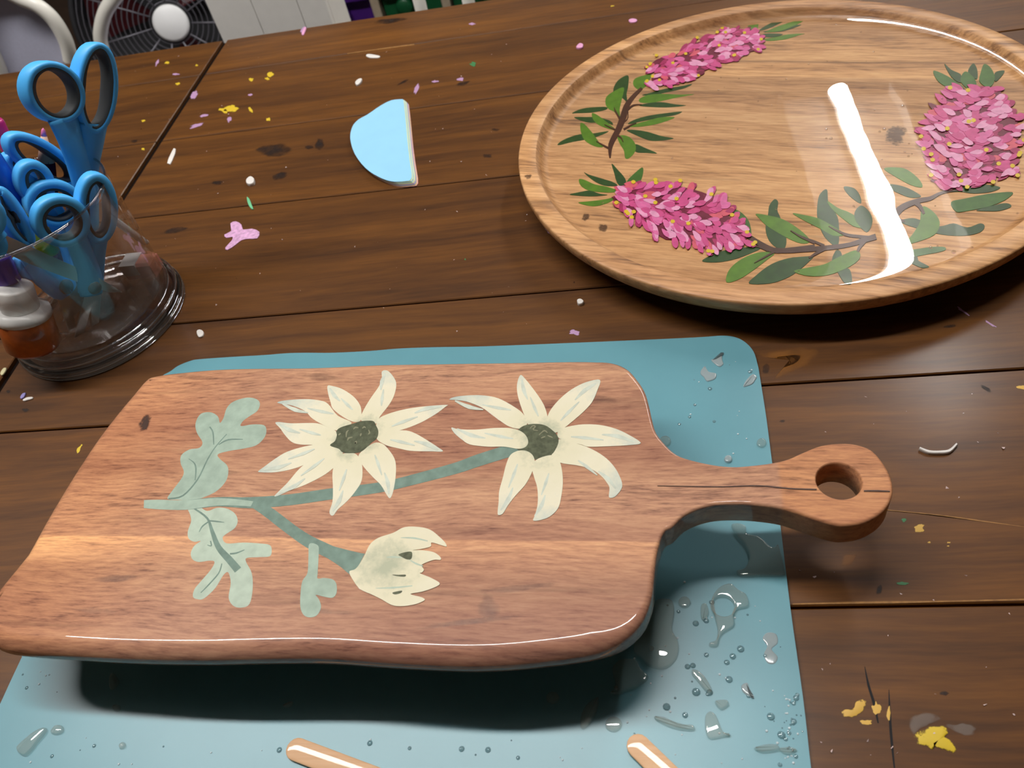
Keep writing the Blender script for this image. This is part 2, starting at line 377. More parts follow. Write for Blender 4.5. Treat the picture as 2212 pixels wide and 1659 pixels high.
stain('paint_stain', stroke([(750,116),(820,106),(895,96)], [1, 2, 2]), M_residue, .0001, 1)
stain('paint_stain', stroke([(1712,1305),(1850,1302),(2000,1300),(2214,1295)], [2.5, 4, 5, 2.5, 3]), M_residue, .0001, 1)
stain('paint_stain', stroke([(1195,138),(1225,136),(1255,139)], [4, 6, 5]), M_grey, .0001, 1)
for a in ([(1780,1090),(1900,1100),(2050,1115),(2212,1138)],):
    stain('scratch', stroke(a, [.5, .9, .5]), M_residue, .00006, 2)

# ------------------------------------------------------------------ the blue mat
M_mat = plain('silicone_mat', lin(100,154,166), .34, var=.05, scale=14, spec=.5)
MZ = .002
mo = [(350,812),(368,802),(385,790),(410,780),(430,776),(500,771),(570,767),(620,763),(660,762),(720,762),(800,758),(860,753),(940,750),(1050,748),(1300,738),(1500,729),(1560,725),(1590,729),(1612,741),(1628,760),(1636,785),(1640,805),
      (1655,900),(1668,1000),(1684,1120),(1707,1310),(1735,1510),(1752,1659)]
mp = [at(x, y, MZ) for x, y in mo]
bl = at(0, 1521, MZ); br = mp[-1]; dirn = (br - mp[-4]).normalized(); ldir = (at(0,1521,MZ)-at(45,1424,MZ)).normalized()
c_r = br + dirn*.06; c_l = bl + ldir*.085; ed = (c_l-c_r).normalized()
mp += [c_r - dirn*.022, c_r - dirn*.006 + ed*.006, c_r + ed*.022, c_r.lerp(c_l, .5), c_l - ed*.022, c_l - ed*.006 - ldir*.006, c_l - ldir*.022, bl, at(45,1424,MZ)]
mp += [at(45,1424,MZ).lerp(at(311,862,MZ), .5), at(311,862,MZ), at(326,832,MZ)]
mat_o = mk('silicone_mat', *plate(spline(mp, 4), .0001, MZ), M_mat, None, False)
tag(mat_o, 'thin blue-green silicone craft mat with rounded corners, spattered with resin', 'mat')

# ------------------------------------------------------------------ the cutting board
BB, BT = .035, .051                                     # under and upper face
BA = math.radians(-2.5)
back_px = [(6,1270),(19,1255),(47,1210),(60,1192),(100,1120),(148,1040),(199,962),(233,916),(262,880),(285,853),(305,829),(323,814),(345,808),(380,803),(464,795),(548,792),(660,791),(744,788),(828,784),(940,782),(1123,779),(1230,777),(1292,778),
           (1329,785),(1357,800),(1378,825),(1394,852),(1403,883),(1409,911),(1418,941),(1440,969),(1464,989),(1495,1000),(1541,1010),(1581,1014),(1618,1012),(1667,1006),(1701,998),(1735,983),(1772,969),(1815,964),(1849,967),(1879,978),(1901,1000),(1919,1030),(1927,1060)]
hand_px = [(1925,1078),(1914,1098),(1895,1115),(1864,1130),(1827,1136),(1802,1134),(1760,1122),(1720,1108),(1680,1097),(1618,1090),(1557,1090),(1514,1098),(1477,1115),(1452,1139)]
front_px = [(1435,1172),(1421,1215),(1415,1262),(1410,1308),(1392,1356),(1360,1392),(1316,1416),(1257,1431),(1160,1443),(1090,1449),(1000,1451),(850,1444),(700,1434),(538,1435),(443,1437),(285,1434),(152,1426),(57,1419),(15,1411),(-8,1396),(-14,1370),(-8,1335),(-2,1305)]
bo = [at(x, y, .048) for x, y in back_px[2:]] + [at(x, y, .0505) for x, y in hand_px] + [at(x, y, .0415) for x, y in front_px]
for q in bo: q.z = 0
bo = ccw(spline(bo, 4))
def brad(q):   # roundover: wide on the body, small on the handle
    t = min(1, max(0, (q.x+.03)/.03)); return .0082*(1-t) + .0016*t
R_ = [brad(q) for q in bo]; n_b = len(bo); rings = []
for k in range(5):
    a = k/4*math.pi/2
    ins = inset(bo, [r*.9*(1-math.sin(a)) for r in R_])
    rings.append([Vector((q.x, q.y, BB + r*.9*(1-math.cos(a)))) for q, r in zip(ins, R_)])
for k in range(0, 8):
    a = k/7*math.pi/2
    ins = inset(bo, [r*(1-math.cos(a)) for r in R_])
    rings.append([Vector((q.x, q.y, BT - r*(1-math.sin(a)))) for q, r in zip(ins, R_)])
hc = (at(1762,1036,BT)+at(1863,1040,BT))/2; hr = (at(1762,1036,BT)-at(1863,1040,BT)).length/2*.99
hn = 40
bm = bmesh.new(); allr = []
for r in rings: allr.append([bm.verts.new(q) for q in r])
for k in range(len(allr)-1):
    for i in range(n_b):
        j = (i+1) % n_b; f = bm.faces.new((allr[k][i], allr[k][j], allr[k+1][j], allr[k+1][i])); f.smooth = True
hring = []
for z_, e in ((BB, .0), (BT-.0008, 0), (BT, .0006)):
    hring.append([bm.verts.new((hc.x+(hr+e)*math.cos(2*math.pi*i/hn), hc.y+(hr+e)*math.sin(2*math.pi*i/hn), z_)) for i in range(hn)])
for k in range(2):
    for i in range(hn):
        j = (i+1) % hn; f = bm.faces.new((hring[k+1][i], hring[k+1][j], hring[k][j], hring[k][i])); f.smooth = True
bm.verts.ensure_lookup_table()
def cap(ra, rb):
    es = [bm.edges.get((ra[i], ra[(i+1) % len(ra)])) or bm.edges.new((ra[i], ra[(i+1) % len(ra)])) for i in range(len(ra))]
    es += [bm.edges.get((rb[i], rb[(i+1) % len(rb)])) or bm.edges.new((rb[i], rb[(i+1) % len(rb)])) for i in range(len(rb))]
    bmesh.ops.triangle_fill(bm, edges=es, use_beauty=True, use_dissolve=False)
cap(allr[-1], hring[-1]); cap(allr[0], hring[0])
bmesh.ops.recalc_face_normals(bm, faces=bm.faces[:])
board = thing('cutting_board', (-.15, .22, BB), 'brown wooden paddle board painted with cream flowers under glossy resin', 'cutting board')
me = bpy.data.meshes.new('board_body'); 
bmesh.ops.translate(bm, verts=bm.verts[:], vec=-board.location)
bm.to_mesh(me); bm.free()
# local y of the board: world y - .22 ; seam at world y ~ .199 -> rotated-y about -.0225
M_board = wood('acacia_board', [(.32, lin(128,94,80)), (.44, lin(184,138,112)), (.56, lin(207,160,127)), (.70, lin(220,177,140))], angle=BA, rough=.35, coat=1.0, coat_rough=.015,
               along=7, across=60, fine=11, spec=.08, fmix=.6, darkamt=.42, dark=lin(92,64,62), zone=(.72,.65,.68,1), bump=0, big=1.6, coatmask=(.212, .0015), band=[(.206, .209, (1.12,1.0,.80,1), 1.0, 0), (-.06, -.17, (1.08,.93,.74,1), .9, 0), (-.03, -.05, (.86,.80,.84,1), .8, 1)],
               strips=(-.10, .10, [(0, (.92,.88,.88,1)), (.22, (.98,.96,.95,1)), (.30, (1.0,.98,.96,1)), (.35, (1.3,1.3,1.2,1)), (.403, (1.6,1.62,1.4,1)), (.407, (1.02,.98,.98,1)), (.6, (1.0,.97,.95,1)), (.8, (1.04,1,.98,1)), (1, (1.0,.97,.95,1))]))
me.materials.append(M_board)
body = bpy.data.objects.new('board_body', me); COL.objects.link(body); body.parent = board

# painted flowers of the board
M_sage = plain('sage_paint', lin(166,184,168), .4, coat=1, var=.12, scale=160); M_sage2 = plain('dark_sage_paint', lin(122,144,132), .4, coat=1, var=.14, scale=200)
M_pale = plain('pale_sage_paint', lin(186,200,182), .4, coat=1, var=.1, scale=160); M_ctr = plain('flower_centre_paint', lin(92,96,76), .5, coat=1, var=.25, scale=400)
M_curl = plain('curl_paint', lin(140,138,112), .5, coat=1)
def soft_patch(name, px, mat, root, z):
    q = ccw(spline([at(x, y, z) for x, y in px], 3)); c = sum(q, Vector())/len(q); n = len(q)
    V = [(p.x, p.y, z+.00003) for p in q] + [tuple(p.lerp(c, .4).to_2d()) + (z+.00004,) for p in q] + [(c.x, c.y, z+.00004)]
    F = [(i, (i+1) % n, n+(i+1) % n, n+i) for i in range(n)] + [(n+i, n+(i+1) % n, 2*n) for i in range(n)]
    o = mk(name, V, F, mat, root, True)
    a_ = o.data.attributes.new('soft', 'FLOAT', 'POINT'); a_.data.foreach_set('value', [.1]*n + [.8]*n + [1.0])
    return o
def petal_mat(name, centre_px):
    m, nt, b = newmat(name); L = nt.links.new
    g_ = N(nt, 'ShaderNodeNewGeometry'); c_ = at(*centre_px, BT); ds = N(nt, 'ShaderNodeVectorMath', operation='DISTANCE'); L(g_.outputs['Position'], ds.inputs[0]); ds.inputs[1].default_value = c_
    tc = N(nt, 'ShaderNodeTexCoord'); nz = N(nt, 'ShaderNodeTexNoise', Scale=110, Detail=5, Roughness=.65); L(tc.outputs['Object'], nz.inputs['Vector'])
    ma = N(nt, 'ShaderNodeMath', operation='MULTIPLY_ADD'); L(nz.outputs['Fac'], ma.inputs[0]); ma.inputs[1].default_value = .035; L(ds.outputs['Value'], ma.inputs[2])
    mr = N(nt, 'ShaderNodeMapRange'); mr.inputs[1].default_value = .02; mr.inputs[2].default_value = .085; L(ma.outputs[0], mr.inputs[0])
    col = ramp(nt, mr.outputs[0], [(0, lin(186,188,162)), (.2, lin(230,222,192)), (.55, lin(236,228,202)), (.75, lin(212,214,198)), (1, lin(172,186,180))])
    L(col, b.inputs['Base Color']); b.inputs['Roughness'].default_value = .4; b.inputs['Coat Weight'].default_value = 1; b.inputs['Coat Roughness'].default_value = .02; b.inputs['Specular IOR Level'].default_value = .08
    return m
PL = [0]
def paint(name, px, mat, root, z, sub=4, step=.000004, lo=.0002):
    PL[0] += 1
    q = spline([at(x, y, z) for x, y in px], sub) if sub > 1 else [at(x, y, z) for x, y in px]
    return mk(name, *plate(q, z-lo, z+.00004+step*PL[0]), mat, root, False)
c1 = crop(280,770,2.86); c2 = crop(540,780,4.739); c3 = crop(940,780,4.3667); c4 = crop(600,1050,4.8087)
paint('painted_leaf', c1([(235,880),(260,835),(320,755),(335,710),(315,660),(320,610),(370,575),(430,565),(450,530),(415,470),(408,410),(440,355),(500,345),(545,370),(558,410),(580,380),(600,320),(640,280),(720,255),(780,262),(805,290),(790,335),(740,370),(700,400),(688,430),(760,420),(830,425),(845,460),(830,505),(780,550),(700,570),(610,585),(545,605),(560,635),(600,670),(610,710),(595,770),(540,830),(470,865),(390,890),(300,885)]), M_sage, board, BT)
paint('painted_leaf', c1([(360,930),(375,980),(380,1020),(360,1080),(365,1125),(400,1145),(440,1140),(400,1170),(378,1215),(390,1255),(430,1270),(490,1262),(525,1270),(500,1320),(440,1390),(400,1440),(392,1485),(420,1500),(460,1495),(530,1430),(580,1350),(610,1335),(625,1400),(612,1490),(640,1540),(690,1552),(740,1530),(760,1440),(755,1340),(720,1270),(725,1245),(800,1240),(865,1235),(878,1200),(865,1165),(800,1155),(700,1150),(600,1155),(575,1120),(600,1095),(650,1060),(668,1015),(650,970),(600,940),(540,935),(480,955),(430,930)]), M_pale, board, BT)
for pts, wd in (([(240,880),(330,860),(420,760),(480,640),(530,560),(600,480)], [10,9,7,5]), ([(365,632),(400,660),(410,700),(405,765)], [4,10,6]), ([(495,435),(515,470),(520,545)], [8,9,5]), ([(550,545),(610,515),(700,512)], [5,10,4]),
                ([(400,940),(480,1000),(510,1080),(550,1180),(620,1260),(670,1320)], [10,14,30,44,50]), ([(490,1015),(540,1020),(585,1025)], [8,9,3]), ([(490,1020),(450,1050),(430,1085)], [8,9,3]), ([(500,1140),(505,1170),(480,1165)], [8,8,3]), ([(620,1220),(660,1215),(710,1195)], [10,10,4]),
                ([(570,1280),(550,1340),(480,1420),(440,1460)], [6,8,5])):
    paint('painted_vein', stroke(c1(pts), [q/2.86 for q in wd]), M_sage2, board, BT, 1)
paint('painted_stem', stroke([(311,1089),(345,1090),(400,1091),(470,1084),(540,1086),(624,1080),(715,1067),(814,1054),(878,1040),(983,1012),(1032,995),(1112,970),(1150,960)], [17,21,21,20,24,24,24,22,22,24,26,27,26]), M_sage2, board, BT, 1)
paint('painted_stem', stroke([(311,1089),(345,1090),(400,1091),(470,1084),(540,1088),(570,1095)], [17,21,21,16,12,8]), M_sage, board, BT, 1)
paint('painted_stem', stroke([(545,1088),(580,1107),(600,1122),(637,1150),(669,1171),(714,1193),(745,1207),(775,1222)], [14,24,25,25,27,29,40,58]), M_sage2, board, BT, 1)
paint('painted_leaf', c4([(330,600),(320,720),(310,900),(260,980),(240,1080),(235,1250),(270,1340),(340,1365),(410,1340),(450,1260),(430,1180),(395,1130),(480,1150),(570,1160),(610,1110),(610,1020),(570,970),(480,955),(415,960),(415,900),(425,720),(420,620)]), M_sage, board, BT)
F1 = (773,945); F2 = (1164,953)
MP1 = petal_mat('cream_petal_paint', F1); MP2 = petal_mat('cream_petal_paint_second', F2); MP3 = petal_mat('cream_bud_paint', (830,1225))
P1 = [[(280,425),(350,405),(560,390),(720,405),(800,440),(900,560),(1040,630),(960,690),(880,710),(780,670),(640,590),(560,510),(430,455),(330,440)],
 [(260,635),(300,625),(420,638),(580,635),(700,640),(800,680),(890,730),(890,830),(800,880),(660,860),(520,855),(430,830),(360,760),(310,690)],
 [(795,255),(850,258),(940,285),(1050,355),(1115,430),(1140,500),(1130,610),(1050,620),(950,570),(850,490),(825,420),(800,330)],
 [(1350,110),(1390,95),(1430,115),(1480,180),(1498,240),(1480,340),(1430,440),(1330,570),(1290,640),(1140,610),(1150,530),(1230,390),(1320,260),(1350,180)],
 [(2020,450),(2000,470),(1900,545),(1750,630),(1600,690),(1480,720),(1320,740),(1290,680),(1320,590),(1420,540),(1560,500),(1700,475),(1900,455)],
 [(1975,925),(1850,925),(1650,920),(1500,890),(1390,860),(1300,800),(1310,740),(1450,715),(1600,712),(1700,745),(1820,815),(1920,880)],
 [(1435,1405),(1400,1370),(1340,1270),(1260,1190),(1170,1090),(1110,990),(1150,920),(1270,840),(1360,850),(1430,920),(1480,1000),(1495,1080),(1490,1200),(1465,1340)],
 [(85,1130),(150,1080),(260,1000),(380,930),(560,875),(720,850),(850,840),(900,890),(800,920),(660,1000),(540,1070),(400,1115),(250,1140),(120,1140)],
 [(250,1385),(300,1330),(390,1240),(500,1110),(620,1010),(760,920),(900,880),(950,930),(930,990),(860,1090),(740,1180),(560,1270),(400,1330),(300,1375)],
 [(830,1580),(815,1540),(845,1440),(850,1300),(845,1150),(870,1050),(930,960),(1050,940),(1120,990),(1150,1080),(1145,1220),(1090,1320),(1000,1430),(900,1520),(860,1575)]]
for q in P1: paint('painted_petal', c2(q), MP1, board, BT)
paint('painted_flower_centre', c2([(885,720),(930,680),(1060,640),(1150,615),(1260,615),(1290,660),(1315,720),(1300,790),(1240,840),(1180,900),(1120,935),(1000,945),(940,930),(910,900),(820,865),(870,820),(890,760)]), M_ctr, board, BT)
for q in ([(985,780),(990,730),(1010,710)], [(1000,815),(1010,790),(1050,780)], [(1060,700),(1080,680),(1110,685)], [(1150,690),(1170,675),(1185,685)], [(1130,770),(1140,740)], [(905,760),(930,740)], [(1215,705),(1225,735),(1210,750)], [(1070,840),(1090,825),(1085,850)]):
    paint('painted_curl', stroke(c2(q), [1.5, 3.5, 1.5]), M_curl, board, BT, 1)
M_tip = plain('petal_shade_paint', lin(208,213,198), .4, coat=1, var=.1, scale=200)
def tip_strokes(polys, cr, centre, m_):
    for q in polys:
        pp = cr(q); tx, ty = max(pp, key=lambda p: (p[0]-centre[0])**2+(p[1]-centre[1])**2); mx_, my_ = sum(p[0] for p in pp)/len(pp), sum(p[1] for p in pp)/len(pp)
        f = lambda t, o: (mx_+(tx-mx_)*t+(ty-my_)*o, my_+(ty-my_)*t-(tx-mx_)*o)
        paint('painted_shade', stroke([f(.15,.06), f(.5,.07), f(.86,.0)], [2, 9, 3]), m_, board, BT, 1)
        paint('painted_shade', stroke([f(-.5,-.08), f(-.2,-.06), f(.2,-.05)], [2, 7, 2]), m_, board, BT, 1)
tip_strokes(P1, c2, F1, M_tip)
P2 = [[(135,365),(190,340),(330,325),(470,328),(600,355),(740,430),(830,500),(870,590),(800,640),(700,620),(620,570),(540,510),(440,440),(300,385),(200,370)],
 [(805,135),(850,170),(930,270),(1000,370),(1040,450),(1060,540),(1040,620),(960,620),(880,600),(840,510),(800,400),(775,300),(775,210)],
 [(1555,180),(1530,280),(1480,390),(1400,480),(1320,550),(1220,630),(1120,680),(1040,620),(1070,500),(1130,410),(1220,320),(1320,250),(1430,200)],
 [(1940,775),(1830,795),(1650,805),(1450,810),(1380,790),(1250,760),(1160,720),(1170,650),(1260,620),(1390,600),(1550,605),(1700,640),(1830,700)],
 [(1640,1285),(1690,1285),(1740,1235),(1765,1180),(1750,1110),(1690,1000),(1590,900),(1450,820),(1300,770),(1170,740),(1130,830),(1100,890),(1180,960),(1330,985),(1470,1020),(1570,1090),(1620,1150),(1645,1200)]]
for q in P2: paint('painted_petal', c3(q), MP2, board, BT)
paint('painted_flower_centre', c3([(790,645),(860,605),(960,595),(1040,610),(1100,650),(1150,700),(1165,760),(1140,830),(1090,890),(980,915),(950,930),(900,890),(840,850),(770,830),(760,720)]), M_ctr, board, BT)
for q in ([[(925,1505),(980,1505),(1080,1470),(1160,1390),(1190,1280),(1205,1150),(1195,1020),(1160,920),(1090,890),(960,930),(915,1000),(935,1100),(960,1180),(970,1270),(965,1370),(940,1460)],
 [(600,1455),(590,1430),(600,1330),(605,1230),(640,1100),(670,980),(710,890),(780,850),(860,850),(920,890),(940,960),(910,1060),(850,1170),(760,1270),(690,1360),(640,1440)],
 [(155,630),(220,645),(380,650),(550,635),(700,635),(800,660),(860,710),(878,770),(850,815),(780,830),(650,810),(500,810),(330,790),(250,740),(180,680)]]):
    paint('painted_petal', c3(q), MP2, board, BT); tip_strokes([q], c3, F2, M_tip)
tip_strokes(P2, c3, F2, M_tip)
for q in ([(895,640),(920,615),(945,620),(925,650),(970,660)], [(980,700),(1030,660),(1060,680)], [(1060,705),(1110,725)], [(1000,730),(1040,715)]):
    paint('painted_curl', stroke(c3(q), [1.5, 3, 1.5]), M_curl, board, BT, 1)
paint('painted_bud', c4([(745,895),(800,870),(840,830),(900,730),(960,610),(1050,540),(1200,490),(1320,430),(1480,430),(1590,460),(1680,530),(1740,590),(1755,630),(1710,620),(1600,590),(1590,630),(1500,655),(1400,670),(1500,670),(1620,690),(1690,740),(1690,770),(1620,770),(1500,820),(1520,870),(1500,900),(1480,910),(1600,960),(1685,1015),(1620,1060),(1500,1100),(1380,1125),(1500,1160),(1525,1190),(1430,1230),(1300,1250),(1190,1240),(1080,1180),(980,1130),(860,1075),(790,990)]), MP3, board, BT)
for q in ([(1255,715),(1330,690),(1395,690),(1390,760),(1340,765),(1290,740)], [(1190,925),(1260,925),(1330,925),(1320,945),(1240,940)], [(1195,1110),(1290,1090),(1280,1115),(1220,1130)]):
    paint('painted_gap', c4(q), M_ctr, board, BT)
for q in ([(1280,540),(1420,545),(1560,575)], [(1130,745),(1200,740),(1290,745)], [(1020,1065),(1200,1060),(1400,1040)], [(1370,770),(1440,810),(1510,835)]):
    paint('painted_vein', stroke(c4(q), [1, 4, 2]), M_pale, board, BT, 1)
# knots in the board
M_bknot = smear('board_knot', lin(70,52,46), 1.6, 300, .8, .3); M_bknot2 = smear('board_knot_soft', lin(96,72,68), .9, 90, .38, .3)
soft_patch('knot', blot(313,914,13,24,rot=.5,jit=.12), M_bknot, board, BT); soft_patch('knot', blot(1052,1312,26,30,jit=.15), M_bknot2, board, BT)
for px, py, rx, ry in ((860,1270,90,10),(1120,1270,90,9),(1000,1345,120,8),(700,1320,80,7),(250,1250,60,9),(210,1320,60,8),(480,1020,50,6),(1280,860,70,12),(420,815,60,8),(690,815,50,10)):
    soft_patch('grain_figure', blot(px, py, rx, ry, jit=.2, rot=random.uniform(-.12,.12)), M_bknot2, board, BT)
M_gline = plain('dark_grain_line', lin(66,40,30), .5, coat=.4, var=.3, scale=300)
for q, wd in (([(1420,1050),(1480,1051),(1560,1052),(1640,1050),(1705,1056),(1764,1058)], [.5,1.2,1.6,2,2.5]), ([(1866,1061),(1895,1061),(1922,1062)], [2.5,3,2])):
    paint('grain_line', stroke(q, wd), M_gline, board, BT, 1)
# props under the board
M_prop = plain('dark_plastic', lin(28,34,40), .5)
for x, y, lab in ((-.06,.27,'dark round prop under the board\'s upper right shoulder'), (-.27,.27,'dark round prop under the board\'s upper far end'), (-.26,.18,'dark round prop under the board\'s lower far end'), (-.07,.18,'dark round prop under the board\'s lower right shoulder')):
    o = mk('prop_cap', *lathe([(.0,0),(.0125,0),(.0135,.002),(.013,BB-MZ-.0022),(.011,BB-MZ-.0002),(0,BB-MZ-.0002)], (x, y, MZ+.0001), seg=32), M_prop)
    tag(o, lab, 'bottle cap', 'caps propping up the board')

# ------------------------------------------------------------------ the round tray
ZT, ZB, ZF, ZR = .030, .012, .0205, .0245                # rim, underside, floor, resin level
TC = Vector((.11046, .565985, 0)); TR = .2043; TA = math.radians(-16.5)
tray = thing('round_tray', (TC.x, TC.y, 0), 'large round wooden tray painted with pink flower wreath under clear resin', 'tray')
M_tray = wood('tray_timber', [(.34, lin(130,90,58)), (.45, lin(184,136,90)), (.56, lin(208,160,112)), (.68, lin(222,178,130))], angle=TA, rough=.5, coat=0, along=5, across=52, fine=8, fmix=.45, darkamt=.5, dark=lin(84,54,36), bump=.1, big=1.3,
              strips=(-.2, .2, [(0, (1,.92,.88,1)), (.10, (.98,.95,.92,1)), (.12, (1.08,1.05,1,1)), (.36, (1.1,1.07,1.02,1)), (.5, (.97,.95,.92,1)), (.6, (.9,.86,.82,1)), (.712, (.84,.79,.74,1)), (.716, (1.1,1.06,.98,1)), (.772, (1.08,1.04,.97,1)), (.777, (.45,.4,.38,1)), (.783, (1.05,1.02,.95,1)), (.876, (1.12,1.1,1.05,1)), (.881, (.8,.75,.7,1)), (1, (.86,.8,.76,1))]))
prof = [(0,ZB),(TR-.022,ZB),(TR-.012,ZB+.001),(TR-.005,ZB+.0045),(TR-.0015,ZB+.009),(TR,ZB+.0135),(TR,ZT-.0012),(TR-.0004,ZT-.0004),(TR-.0012,ZT),(TR-.0138,ZT),(TR-.0146,ZT-.0006),(TR-.0158,ZT-.003),(TR-.0175,ZT-.006),(TR-.0200,ZF+.0013),(TR-.0235,ZF),(0,ZF)]
mk('tray_body', *lathe([(r, z) for r, z in prof], (TC.x, TC.y, 0), seg=160), M_tray, tray)
for a in (.5, 2.1, 3.7, 5.3):
    mk('foot', *lathe([(0,.0003),(.010,.0003),(.011,.002),(.011,ZB+.0005),(0,ZB+.0005)], (TC.x+.13*math.cos(a), TC.y+.13*math.sin(a), 0), seg=20), plain('rubber_foot', lin(30,28,26), .7), tray)
